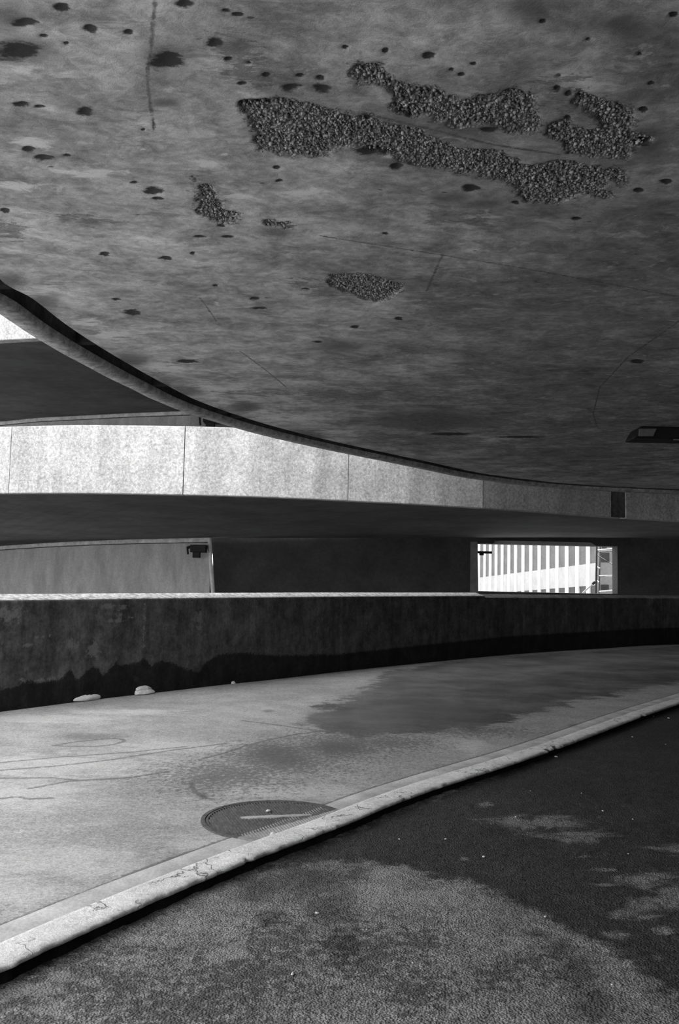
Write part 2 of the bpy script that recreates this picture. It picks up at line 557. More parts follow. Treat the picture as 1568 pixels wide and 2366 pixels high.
# ---- curve of the overhead deck edge, X as a function of Y
edge_px = [(0, 645), (75, 690), (150, 748), (225, 798), (300, 843), (370, 882), (450, 923), (550, 960), (650, 990), (784, 1023), (984, 1066), (1134, 1097)]
E = [tuple(on_z(x, y, CEIL)[:2]) for x, y in edge_px]
E = [(-5.0, -9.0), (-3.6, -4.0), (-2.4, -0.5), (-1.95, 2.0), (-2.05, 3.8), (-2.45, 5.6)] + E + [(5.2, 18.9), (8.2, 19.5), (13.0, 19.9), (26.0, 20.2)]
EC = resample(catmull(E, 600), step=0.06)
keep = np.concatenate([[True], np.diff(np.maximum.accumulate(EC[:, 1])) > 0])
EM = EC[keep]
def edge_x(y): return np.interp(y, EM[:, 1], EM[:, 0])

# ---- masks measured on the photograph, laid out on the soffit plane
SPALL = [
    [(570,240),(640,233),(700,237),(740,240),(790,262),(850,275),(900,292),(980,300),(1000,330),(1050,345),(1130,350),(1180,365),(1220,385),(1290,378),(1340,380),(1400,392),(1440,400),(1447,425),(1400,412),(1385,440),(1410,455),(1350,450),(1290,465),(1210,462),(1170,420),(1110,410),(1020,392),(980,388),(930,365),(890,350),(820,340),(770,345),(745,365),(680,360),(610,345),(600,320),(605,305),(590,285),(580,265)],
    [(800,150),(840,143),(880,150),(893,175),(870,182),(905,190),(960,210),(1000,210),(1030,230),(1060,240),(1110,230),(1160,222),(1190,212),(1220,230),(1230,270),(1240,300),(1200,300),(1150,290),(1070,290),(1030,275),(960,272),(930,262),(915,250),(915,220),(900,195),(860,185),(830,185),(815,168)],
    [(1340,215),(1400,235),(1440,260),(1470,300),(1500,325),(1440,338),(1440,358),(1400,360),(1360,365),(1330,350),(1310,330),(1270,310),(1270,290),(1300,285),(1320,300),(1360,310),(1390,300),(1385,265),(1350,255)],
    [(443,408),(470,425),(490,423),(495,440),(510,460),(515,485),(550,495),(545,512),(510,512),(480,498),(465,490),(460,465),(458,440)],
    [(760,655),(765,635),(800,632),(850,637),(930,655),(935,665),(880,695),(840,690),(800,675)],
    [(615,512),(660,515),(677,524),(650,526),(620,520)],
]
FLAKE = [
    [(660,640),(720,652),(770,660),(800,675),(760,688),(710,675)],
    [(920,960),(1000,952),(1100,962),(1195,970),(1160,992),(1050,985),(1000,1002),(920,992),(860,980)],
    [(545,930),(580,925),(602,945),(570,953)],
    [(690,905),(780,900),(880,906),(870,922),(780,925),(700,915)],
    [(480,905),(640,903),(690,912),(600,915)],
    [(1480,915),(1568,905),(1600,935),(1520,940)],
    [(120,495),(170,500),(260,510),(200,517),(150,508)],
    [(0,520),(30,515),(60,540),(68,560),(30,552),(0,540)],
    [(1250,180),(1320,185),(1330,230),(1290,260),(1250,230)],
    [(520,110),(560,105),(640,165),(600,200),(560,180)],
    [(1020,480),(1130,505),(1120,530),(1060,520),(1000,510)],
]
PITS = [(142,17,24,11),(425,9,26,12),(208,65,22,11),(297,75,17,9),(152,101,8,6),(40,118,62,25),(385,140,44,24),(497,98,24,13),(55,52,36,11),(100,83,13,5),(52,241,23,8),(90,247,14,5),(195,259,21,14),(65,345,19,8),(100,365,25,10),(153,360,12,5),(354,442,27,11),(363,459,15,5),(310,422,12,4),(527,135,11,5),(574,145,10,5),(560,192,15,5),(672,202,28,12),(742,204,24,11),(615,172,11,6),(738,180,14,8),(692,175,12,6),(588,238,48,12),(638,387,9,5),(645,418,11,5),(242,587,15,6),(382,597,20,6),(520,25,12,7),(547,33,18,5),(10,487,15,7),(460,547,18,4),(525,548,20,5),(510,522,11,4),(305,722,24,8),(268,692,11,4),(430,835,30,5),(797,110,10,6),(890,118,9,9),(990,128,20,11),(1253,50,10,7),(1358,92,8,6),(1476,126,9,8),(1556,35,14,10),(843,274,24,9),(848,352,44,11),(917,385,19,11),(1088,435,24,11),(1128,300,27,7),(1190,468,11,5),(1286,205,10,10),(1312,215,9,9),(1310,273,10,8),(1485,253,12,8),(1290,175,8,6),(1503,192,10,6),(1538,420,16,7),(1475,440,16,7),(1042,162,9,6),(1066,173,11,7),(1093,147,8,5),(920,736,12,5),(820,755,12,4),(1480,330,26,9),(940,258,30,8),(950,265,22,7),(497,660,8,4),(588,690,14,5),(705,668,12,3),(1330,505,14,5),(890,540,10,4),(445,585,7,4),(330,300,6,4),(1470,835,18,6),(1200,1010,60,3),(1040,1003,60,4),(600,712,26,3),(735,790,14,3)]
SOFTS = [(20,40,60,40),(380,130,75,45),(40,120,110,40),(545,105,60,26),(380,237,50,14),(1040,455,60,18),(1120,470,60,14),(640,535,60,16),(780,800,80,22),(1440,60,90,40),(1230,20,80,40),(1500,330,70,50),(980,970,160,26),(560,940,60,16),(185,795,26,22),(378,890,24,14),(510,953,20,14),(545,963,18,12),(20,650,60,25),(300,830,60,22),(100,700,60,26),(700,1005,90,16),(430,905,60,18)]
FALLOFF = [(1250,820,420,260),(1450,560,320,260),(1400,900,420,170),(1250,60,240,110),(1480,140,220,200),(1050,960,360,70),(1330,420,160,70),(1350,1050,420,60),(1000,1020,200,30)]
PALE = [(905,362,36,10),(255,437,20,6),(690,205,8,5),(520,357,9,5),(395,205,24,10),(330,345,18,8),(965,215,16,7),(1015,60,24,11),(1020,92,12,6),(160,170,60,14),(60,160,60,12),(330,285,22,10),(600,950,40,9),(520,930,40,8),(500,700,12,5),(605,712,18,4),(210,745,50,14),(150,690,60,12),(110,670,60,18),(260,775,70,16),(380,850,70,14),(480,900,80,14),(640,965,90,12),(760,1000,80,9),(60,330,80,20),(200,400,100,24),(60,430,80,16),(480,380,60,14),(700,445,60,12),(770,390,50,16),(560,455,40,10)]
CRACKS = [[(360,-20),(352,60),(349,110),(341,165),(342,205)], [(341,205),(350,260),(356,300)], [(740,545),(960,580),(1200,618),(1400,655),(1568,686)],
          [(1022,588),(985,672)], [(462,688),(500,742)], [(555,812),(610,852),(662,895)], [(1568,742),(1450,825),(1385,895),(1370,955),(1378,985)],
          [(500,855),(590,858)], [(840,262),(990,298),(1140,335),(1290,357)], [(880,1000),(1000,1035)]]

def RAG(a, b): return 0.018 + 0.06 * fbm(a * 22, b * 22, 5, 3) + 0.08 * fbm(a * 6, b * 6, 6, 2)
ys = np.concatenate([np.arange(-9.0, 2.6, 0.4), np.arange(2.7, 6.4, 0.012), 6.4 + np.cumsum(0.012 * 1.006 ** np.arange(320))])
ys = ys[ys < 20.15]
ys = np.concatenate([ys[ys < 18.6], np.arange(18.62, 20.19, 0.03)])
ss = np.concatenate([np.arange(0, 6.6, 0.0125), 6.6 + np.cumsum(0.0125 * 1.11 ** np.arange(58))])
ss = ss[ss < 34]
Yg = np.repeat(ys[:, None], len(ss), 1)
Xg = edge_x(ys)[:, None] + ss[None, :]
x, y = Xg.ravel(), Yg.ravel()
near = (y > 2.6) & (y < 19) & (x < 9)
def masked(fn, fill):
    out = np.full(x.shape, fill)
    out[near] = fn(x[near], y[near])
    return out
def union_poly(polys):
    def fn(a, b):
        o = np.full(a.shape, -9.0)
        for p in polys: o = np.maximum(o, poly_sdf(a, b, zpts(p, CEIL)))
        return o
    return fn
def crack_fn(a, b):
    o = np.full(a.shape, 9.0)
    for c in CRACKS: o = np.minimum(o, line_dist(a, b, zpts(c, CEIL)))
    return -o
spall = masked(union_poly(SPALL), -9.0)
flake = masked(union_poly(FLAKE), -9.0)
pit = masked(lambda a, b: blob_field(a, b, PITS, CEIL), -1.0)
soft = masked(lambda a, b: blob_field(a, b, SOFTS, CEIL), -1.0)
pale = masked(lambda a, b: blob_field(a, b, PALE, CEIL), -1.0)
falloff = masked(lambda a, b: blob_field(a, b, FALLOFF, CEIL), -1.0)
crack = masked(crack_fn, -9.0)
ragged = np.where(spall > -1, spall + RAG(x, y), spall)
spall = ragged
depth = np.clip(ragged / 0.02, 0, 1) * (0.016 + 0.02 * fbm(x * 45, y * 45, 9, 2))
depth = depth + np.clip(pit, 0, 1) * 0.010 + 0.004 * fbm(x * 2, y * 2, 3, 3)
depth = depth - 0.0
zc = CEIL + np.maximum(depth, -0.01)
zc = np.where(Xg.ravel() - np.repeat(edge_x(ys), len(ss)) < 1e-6, CEIL, zc)
fc = grid_faces(len(ys), len(ss))[:, ::-1]
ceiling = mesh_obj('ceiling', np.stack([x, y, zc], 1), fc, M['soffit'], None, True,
                   dict(spall=spall, flake=flake, pit=pit, soft=soft, pale=pale, crack=crack, falloff=falloff))
props(ceiling, 'pitted grey concrete soffit with spalled patches of bare gravel overhead', 'ceiling', 'structure')

# exposed gravel in the spalled patches
ico_v, ico_f = [], []
ph = (1 + 5 ** 0.5) / 2
for a, b in ((-1, ph), (1, ph), (-1, -ph), (1, -ph)):
    ico_v.append((a, b, 0))
for a, b in ((-1, ph), (1, ph), (-1, -ph), (1, -ph)):
    ico_v.append((0, a, b))
for a, b in ((ph, -1), (ph, 1), (-ph, -1), (-ph, 1)):
    ico_v.append((a, 0, b))
ico_v = np.array(ico_v) / math.sqrt(1 + ph * ph)
ico_f = np.array([(0,11,5),(0,5,1),(0,1,7),(0,7,10),(0,10,11),(1,5,9),(5,11,4),(11,10,2),(10,7,6),(7,1,8),(3,9,4),(3,4,2),(3,2,6),(3,6,8),(3,8,9),(4,9,5),(2,4,11),(6,2,10),(8,6,7),(9,8,1)])
sv, sf, sh = [], [], []
for k, poly in enumerate(SPALL):
    P = zpts(poly, CEIL)
    lo, hi = P.min(0) - 0.1, P.max(0) + 0.1
    area = (hi - lo).prod()
    q = lo + rng.random((int(area * 9000), 2)) * (hi - lo)
    d = poly_sdf(q[:, 0], q[:, 1], P) + RAG(q[:, 0], q[:, 1])
    q = q[d > 0.012]
    q = q[rng.random(len(q)) < 0.55]
    for (qx, qy) in q:
        r = 0.0045 + 0.0075 * rng.random() ** 1.6
        sc = r * (0.7 + 0.6 * rng.random(3))
        an = rng.random() * 6.28
        R = np.array([[math.cos(an), -math.sin(an), 0], [math.sin(an), math.cos(an), 0], [0, 0, 1]])
        v = (ico_v * (1 + 0.25 * (rng.random((12, 1)) - 0.5)) * sc) @ R.T + np.array([qx, qy, CEIL + 0.012 + 0.006 * rng.random()])
        sf.append(ico_f + 12 * len(sv))
        sv.append(v)
        sh.append(np.full(12, rng.random() ** 1.5))
gravel = mesh_obj('exposed_gravel', np.vstack(sv), np.vstack(sf), M['stone'], ceiling, False, dict(shade=np.concatenate(sh)))
props(gravel, kind='stuff')

# ---- edge beam: dark groove, lip, outer face and upstand of the deck above
sel = EC[::3]
nrm = normals2d(sel)                            # points outward (towards the well)
def sweep(profile, curve, nr):
    rows = []
    for (o, z) in profile:
        rows.append(np.column_stack([curve + nr * o, np.full(len(curve), z)]))
    V = np.stack(rows, 1).reshape(-1, 3)
    return V, grid_faces(len(curve), len(profile))
jit = 0.012 * fbm(np.arange(len(sel)) * 0.4, np.zeros(len(sel)), 21, 3)
def trim_part(name, prof, mat, label, cat):
    V, Fc = sweep(prof, sel, nrm)
    n = len(prof)
    V[:, 2] += np.repeat(jit, n) * (0.8 if cat == 'edge beam' else 0.0)
    o = mesh_obj(name, V, Fc, mat, None, False)
    return props(o, label, cat, 'structure')
trim_part('trim_1', [(0.0, CEIL), (0.0, CEIL + 0.14), (0.17, CEIL + 0.14), (0.17, CEIL - 0.005)], M['groove'], 'black drip groove along the curved soffit edge', 'groove')
trim_part('trim_2', [(0.17, CEIL), (0.19, CEIL - 0.065), (0.36, CEIL - 0.075), (0.40, CEIL - 0.03), (0.40, CEIL + 1.86), (0.20, CEIL + 1.86), (0.20, CEIL + 0.5)], M['lip'],
          'rough grey concrete lip along the curved soffit edge', 'edge beam')
tr1 = bpy.data.objects['trim_1']
for (a, b) in [(25, 668), (183, 788), (378, 888), (510, 952), (545, 962), (655, 993)]:
    g = on_z(a, b, CEIL)
    i = int(np.argmin(np.linalg.norm(sel - np.array([g.x, g.y]), axis=1)))
    c = Vector((sel[i][0], sel[i][1], 0)); no = Vector((nrm[i][0], nrm[i][1], 0)); tg = Vector((no.y, -no.x, 0))
    w = 0.045
    pts = [c + tg * sx_ * w + no * oo for sx_, oo in ((-1, 0.0), (1, 0.0), (1, 0.18), (-1, 0.18))]
    mb = MB(); mb.hexa([(p.x, p.y, CEIL - 0.004) for p in pts] + [(p.x, p.y, CEIL + 0.13) for p in pts])
    mb.build('drip_stub', M['dull_black'], tr1)
# deck surface above the soffit
ring = np.vstack([sel[:, :2]])
V = [(p[0] - 0.0, p[1], CEIL + 0.5) for p in ring] + [(26, -9, CEIL + 0.5)]
deck_top = mesh_obj('deck_slab', V, [tuple(range(len(V)))[::-1]], M['far_soffit'])
props(deck_top, 'upper face of the concrete deck over the soffit', 'deck', 'structure')

# ---- near parapet between the road and the open well
par_px = [(0, 1645), (100, 1632), (200, 1619), (300, 1607), (400, 1596), (500, 1584), (650, 1568), (784, 1552), (984, 1531), (1184, 1512), (1380, 1499), (1568, 1489)]
PB = [tuple(on_z(a, b, ROAD)[:2]) for a, b in par_px]
pe = (np.array(PB[0]) - np.array(PB[3])); pe /= np.linalg.norm(pe)
PB = [tuple(np.array(PB[0]) + pe * q) for q in (6.5, 5, 3.5, 2, 1)] + PB + [(PB[-1][0] + 6, PB[-1][1] + 2.5), (26, PB[-1][1] + 5)]
PC = resample(catmull(PB, 500), step=0.03)
PN = normals2d(PC)
# top follows the photographed coping
top_px = [(-400, 1393), (0, 1390), (400, 1384), (784, 1380), (1118, 1378), (1300, 1379), (1568, 1380), (2000, 1382)]
def px_of(p):
    d = Vector(p) - Vector((0, 0, CZ))
    w = d.dot(f0)
    return 784 + F * d.dot(rt) / w, 1183 - F * d.dot(up) / w
pxs = np.array([px_of((p[0], p[1], 1.2))[0] if p[1] > 4 else -400 for p in PC])
pys = np.interp(pxs, [t[0] for t in top_px], [t[1] for t in top_px])
dz = np.array([at_y(a, b, p[1]).z for a, b, p in zip(pxs, pys, PC)])
k0 = np.argmax(pxs > -5)
dz[:k0] = dz[k0]
ptop = np.convolve(np.pad(dz, 30, mode='edge'), np.ones(61) / 61, 'valid')
nz = 50
rows = []
for j in range(nz + 1):
    rows.append(np.column_stack([PC, ROAD - 0.02 + (ptop - ROAD + 0.02) * j / nz]))
for (o, h) in ((0.035, 0.022), (0.05, 0.024), (0.22, 0.075), (0.24, 0.06), (0.24, -1.3)):
    rows.append(np.column_stack([PC + PN * o, ptop + h]))
V = np.stack(rows, 1)
npc, npr = V.shape[0], V.shape[1]
V = V.reshape(-1, 3)
sarc = np.repeat(np.arange(npc) * 0.03, npr)
coping = np.tile(np.array([0.0] * (nz) + [0.0] + [1.0] * 5), npc) * np.repeat(np.where(pxs < 1120, 1.0, 0.0), npr)
V[:, 2] -= np.repeat(np.where(pxs < 1120, 0.0, 0.03), npr) * np.tile(np.array([0.0] * nz + [1.0] * 6), npc)
# wall masks: measured in pixels, converted to arc length and height
def wall_uv(px, py):
    i = int(np.argmin(np.abs(pxs - px)))
    return i * 0.03, at_y(px, py, PC[i][1]).z
tide = [(-300,1610),(0,1595),(40,1588),(75,1573),(115,1577),(150,1567),(160,1553),(172,1549),(180,1566),(190,1571),(200,1560),(222,1540),(233,1546),(243,1562),(260,1545),(275,1530),(285,1538),(325,1530),(340,1520),(355,1540),(375,1527),(400,1530),(430,1545),(465,1552),(480,1530),(510,1512),(560,1508),(650,1515),(784,1512),(984,1490),(1184,1470),(1568,1450)]
tu = [wall_uv(a, b) for a, b in tide]
wet = np.interp(sarc, [t[0] for t in tu], [t[1] for t in tu]) - V[:, 2]
pale = np.full(len(V), -1.0)
for (a, b, ra, rb) in [(280,1402,18,9),(278,1421,14,8),(226,1423,9,7),(255,1417,16,3),(268,1434,24,5),(305,1426,16,3),(195,1417,18,3),(112,1571,44,6),(60,1570,14,5),(95,1471,8,3),(117,1470,8,4),(60,1527,4,7),(70,1490,12,5),(170,1490,20,14),(320,1570,12,10),(335,1450,2,50),(597,1403,6,2),(250,1400,30,6),(20,1420,40,20),(460,1430,14,26),(220,1500,20,30)]:
    u, h = wall_uv(a, b); u2, _ = wall_uv(a + ra, b); _, h2 = wall_uv(a, b + rb)
    pale = np.maximum(pale, 1 - np.sqrt(((sarc - u) / max(u2 - u, 0.03)) ** 2 + ((V[:, 2] - h) / max(h - h2, 0.004)) ** 2))
parapet = mesh_obj('wall_front', V, grid_faces(npc, npr)[:, ::-1], M['parapet'], None, True, dict(wet=wet, pale=pale, coping=coping))
props(parapet, 'low dark stained concrete parapet with a damp tide mark beside the road', 'parapet wall', 'structure')

# ---- kerb line
kerb_px = [(0, 2285), (100, 2232), (200, 2188), (300, 2143), (400, 2095), (500, 2052), (600, 2008), (700, 1968), (784, 1934), (884, 1887), (984, 1850), (1134, 1800), (1284, 1746), (1434, 1692), (1568, 1637)]
KB = [tuple(on_z(a, b, 0.0)[:2]) for a, b in kerb_px]
d0 = np.array(KB[0]) - np.array(KB[3])
KB = [tuple(np.array(KB[0]) + d0 * 6), tuple(np.array(KB[0]) + d0 * 2)] + KB[::2] + [(KB[-1][0] + 3.2, KB[-1][1] + 3.8), (KB[-1][0] + 9, KB[-1][1] + 8.5), (26, KB[-1][1] + 12)]
KC = catmull(KB, 500)
for _ in range(12):                              # gently smoothed
    KC[1:-1] = (KC[:-2] + 2 * KC[1:-1] + KC[2:]) / 4
KC = resample(KC, step=0.010)
KN = normals2d(KC)                               # towards the road
KW = 0.205
n = len(KC)
sa = np.arange(n) * 0.010
rag = 0.030 * fbm(sa * 16, sa * 0, 31, 3) + 0.020 * fbm(sa * 1.6, sa * 0, 41, 3)
notch = np.maximum(0, fbm(sa * 5, sa * 0, 55, 4) - 0.22) * 0.25
fade = np.clip((KC[:, 1] - 3.0) / 6.0, 0, 1)
face = 0.066 - 0.008 * fade
prof = []
prof.append(np.column_stack([KC + KN * 0.09, face - 0.025]))
prof.append(np.column_stack([KC + KN * (0.025 + rag + notch)[:, None], face - 0.022 - 0.3 * rag]))
prof.append(np.column_stack([KC + KN * (0.010 + rag + notch)[:, None], face - 0.008]))
prof.append(np.column_stack([KC + KN * (0.024 + rag + notch)[:, None], face + 0.002]))
for o in (0.055, 0.085, 0.115, 0.145, 0.17, 0.19):
    prof.append(np.column_stack([KC + KN * o, face + 0.006 + 0.004 * fbm(sa * 3, sa * 0 + o * 9, 61, 3)]))
prof.append(np.column_stack([KC + KN * KW, face - 0.002]))
prof.append(np.column_stack([KC + KN * (KW + 0.004), np.full(n, ROAD - 0.05)]))
V = np.stack(prof, 1).reshape(-1, 3)
kerb = mesh_obj('kerb_strip', V, grid_faces(n, len(prof))[:, ::-1], M['kerb'], None, False)
props(kerb, 'pale crumbling concrete kerb strip between road and dark asphalt', 'kerb', 'structure')
prof = [np.column_stack([KC + KN * (0.02 + 0.5 * rag)[:, None], np.full(n, -0.03)]), np.column_stack([KC + KN * (0.03 + 0.5 * rag)[:, None], np.full(n, 0.006)]), np.column_stack([KC + KN * (0.06 + rag)[:, None], face - 0.020])]
fo = mesh_obj('kerb_face', np.stack(prof, 1).reshape(-1, 3), grid_faces(n, 3)[:, ::-1], M['dull_black'], kerb)  # shade under the kerb edge put into the face colour as near-black
fo['label'] = 'black undercut face with painted-in shade below the kerb edge'
# gutter strip beside the kerb
gj = 0.012 * fbm(sa * 2, sa * 0, 71, 3)
prof = [np.column_stack([KC + KN * (KW - 0.01), np.full(n, ROAD)]), np.column_stack([KC + KN * (KW + 0.06), np.full(n, ROAD + 0.0)]),
        np.column_stack([KC + KN * (KW + 0.165 + gj)[:, None], np.full(n, ROAD + 0.006)]), np.column_stack([KC + KN * (KW + 0.185 + gj)[:, None], np.full(n, ROAD - 0.008)])]
V = np.stack(prof, 1).reshape(-1, 3)
gutter = mesh_obj('gutter_strip', V, grid_faces(n, 4)[:, ::-1], M['gutter'], None, True)
props(gutter, 'narrow cement gutter strip running along the kerb on the road side', 'gutter', 'structure')

# ---- road surface between gutter and parapet
A0 = resample(KC + KN * (KW + 0.175), n=4000)
B0 = resample(PC, n=4000)
vis = (A0[:, 1] > 1.5) & (A0[:, 1] < 13.0) | (B0[:, 1] > 8.5) & (B0[:, 1] < 15.0)
dens = np.where(vis, 6.0, 1.0)
cd_ = np.concatenate([[0], np.cumsum(dens)[:-1]]); cd_ /= cd_[-1]
iq = np.interp(np.linspace(0, 1, 1200), cd_, np.arange(4000))
A = np.stack([np.interp(iq, np.arange(4000), A0[:, k]) for k in (0, 1)], 1)
B = np.stack([np.interp(iq, np.arange(4000), B0[:, k]) for k in (0, 1)], 1)
nw = 300
tt = np.linspace(0, 1, nw) ** 1.25
V = np.stack([np.column_stack([A + (B - A) * t, np.full(len(A), ROAD)]) for t in tt], 1).reshape(-1, 3)
x, y = V[:, 0], V[:, 1]
near = (y > 1.5) & (y < 30)
def zmask(polys=None, blobs=None, z=ROAD):
    o = np.full(x.shape, -1.0 if blobs else -9.0)
    if polys:
        for p in polys: o[near] = np.maximum(o[near], poly_sdf(x[near], y[near], zpts(p, z)))
    if blobs: o[near] = blob_field(x[near], y[near], blobs, z)
    return o
OVER = [[(740,1690),(800,1698),(860,1704),(1000,1692),(1130,1678),(1210,1660),(1290,1632),(1400,1610),(1568,1578),(1900,1530),(1900,1470),(1568,1492),(1184,1516),(1000,1534),(900,1552),(850,1580),(800,1610),(730,1640),(700,1670)]]
STAIN = [(790,1720,150,40),(660,1760,170,40),(520,1790,170,45),(900,1715,120,22),(620,1740,120,36),(1100,1690,120,14)]
SOFTR = [(930,1620,70,10),(620,1643,20,5),(800,1670,36,6),(780,1650,90,8),(900,1655,160,16),(1000,1640,200,24),(640,1745,120,40),(780,1730,100,30),(470,1840,24,12),(1325,1677,22,7),(215,1702,120,14),(385,1878,1,1),(190,2079,20,7),(300,1935,1,1)]
PALER = [(150,1770,330,45),(420,1725,200,20),(80,1660,220,14),(300,1645,160,8),(60,1830,200,60),(150,1990,260,60),(40,2060,200,70),(968,1596,34,4),(960,1611,24,3),(1090,1725,40,30),(500,1950,200,25),(200,2110,300,30),(700,1830,260,30)]  # puddle reflections and the brighter left of the road, painted pale
CRR = [[(0,1780),(130,1770),(260,1755),(400,1733),(520,1718)],[(0,1762),(130,1750),(300,1738),(430,1725)],[(0,1798),(120,1797),(180,1803),(300,1797),(390,1783)],[(70,1822),(160,1805),(260,1800)],[(0,1845),(40,1841),(70,1846),(120,1844)],
       [(460,1755),(530,1737),(570,1722),(620,1710),(690,1695),(740,1690),(860,1702)],[(440,1808),(450,1830),(470,1842),(490,1848)],[(560,1665),(640,1675),(700,1684),(740,1688)],
       [(125,1722),(150,1724),(220,1725),(265,1720),(288,1712),(275,1706),(230,1708),(175,1714),(125,1722)],
       [(430,1985),(480,1965),(550,1940)],[(505,1925),(560,1930)]]
cr = np.full(x.shape, 9.0)
for c in CRR: cr[near] = np.minimum(cr[near], line_dist(x[near], y[near], zpts(c, ROAD)))
ka = np.linalg.norm(V[:, :2] - np.repeat(A, nw, 0), axis=1)
ka2 = np.where((V[:, 1] > 4.4), ka, ka + 0.012)
cr = np.minimum(cr, ka2 - 0.008)
road = mesh_obj('road', V, grid_faces(len(A), nw)[:, ::-1], M['road'], None, True,
                dict(overlay=zmask(OVER), stain=zmask(blobs=STAIN), soft=zmask(blobs=SOFTR), pale=zmask(blobs=PALER), crack=-cr))
props(road, 'worn pale concrete carriageway curving right beneath the deck', 'road', 'structure')

# ---- asphalt in the foreground
ya = np.concatenate([np.arange(-9, 2.2, 0.4), np.arange(2.3, 7.0, 0.016), 7.0 + np.cumsum(0.016 * 1.03 ** np.arange(110))])
ya = ya[ya < 40]
sx_ = np.concatenate([[-0.0], np.arange(0.016, 6.2, 0.016), 6.2 + np.cumsum(0.016 * 1.08 ** np.arange(70))])
sx_ = sx_[sx_ < 34]
ya = ya[ya < KC[-1, 1]]
kxs = np.interp(ya, KC[:, 1], KC[:, 0]) - 0.06
Yg = np.repeat(ya[:, None], len(sx_), 1)
Xg = kxs[:, None] + sx_[None, :]
x, y = Xg.ravel(), Yg.ravel()
near = (y > 2.2) & (y < 14) & (x > -4) & (x < 8)
WET = [[(560,2030),(700,1962),(1568,1625),(3600,1560),(3600,3000),(1900,2600),(1568,2332),(1480,2247),(1400,2190),(1320,2150),(1240,2105),(1150,2073),(1090,2037),(1000,2027),(930,2003),(845,1993),(720,1990),(640,2010)]]
ISL = [(1250,1900,160,22),(1330,1930,130,18),(1070,1985,22,9),(1310,1940,50,9),(1350,1978,24,7),(1500,2030,90,24),(1560,2070,70,40),(1490,2090,50,30),(1440,2110,50,20),(1520,2210,24,10),(1400,2010,40,6),(1400,2045,40,6),(1120,1857,24,8),(1560,1960,60,16),(1530,2150,40,14),(1430,2160,40,12),(1500,2120,60,12)]
DAMP = [(700,2030,150,70),(600,2050,90,50),(760,2100,80,60),(790,2180,60,70),(1290,2190,60,30),(1340,2250,70,60),(1380,2320,70,60),(1170,2225,10,30),(820,2020,40,30),(1240,2160,50,16),(620,2120,50,30)]
WORN = [(200,2260,220,110),(420,2330,200,90),(60,2320,120,80),(960,2290,100,60),(850,2200,120,80),(980,2170,60,30),(560,2260,160,90),(1230,2230,60,40),(640,2180,100,60),(1150,2260,60,40)]
PALEA = [(280,2232,50,16),(60,2280,90,30),(170,2260,70,30),(100,2330,70,20),(1200,2190,60,26),(300,2215,60,16),(880,2330,30,20),(1000,2075,120,30),(330,2170,60,14),(420,2140,80,16),(520,2200,60,30),(880,2020,60,14),(870,2060,80,30)]
CRA = [[(490,2075),(478,2095),(455,2125),(425,2155)],[(880,1915),(860,1940),(845,1945)],[(1170,2165),(1190,2190),(1205,2220)],[(1225,2190),(1245,2220)],[(1130,2100),(1300,2150)]]
cr = np.full(x.shape, 9.0)
for c in CRA: cr[near] = np.minimum(cr[near], line_dist(x[near], y[near], zpts(c, 0.0)))
za = np.where(near, 0.010 * fbm(x * 7, y * 7, 77, 3) + 0.008 * fbm(x * 30, y * 30, 78, 2), 0)
asphalt = mesh_obj('floor', np.stack([x, y, za], 1), grid_faces(len(ya), len(sx_)), M['asphalt'], None, True,
                   dict(wet=zmask(WET, z=0.0), island=zmask(blobs=ISL, z=0.0), damp=zmask(blobs=DAMP, z=0.0), worn=zmask(blobs=WORN, z=0.0), pale=zmask(blobs=PALEA, z=0.0), crack=-cr))
props(asphalt, 'rough dark asphalt with damp stains in the foreground', 'asphalt ground', 'structure')

fv = [(-40, -20, 0.03), (KC[0][0], -20, 0.03), (A[0][0] + 0.02, A[0][1] - 0.02, 0.03), (B[0][0], B[0][1], 0.03), (-40, B[0][1] - 10, 0.03)]  # unseen pale ground, added to bounce light in from the left
props(mesh_obj('bounce_ground', fv, [(0, 1, 2, 3, 4)], M['gutter']), 'pale unseen ground added at the left to bounce light', 'bounce_ground', 'structure')
wl_ = MB(); wl_.box(-40, 40, -20, 37.3, -6.4, -6.0)
props(wl_.build('well_floor', M['dark_wall']), 'dark bottom of the open well far below', 'well floor', 'structure')
gd = MB(); gd.box(-60, 80, 37.3, 140, -0.9, -0.5)
props(gd.build('ground', M['grey_render']), 'open ground outside the opening', 'ground', 'structure')

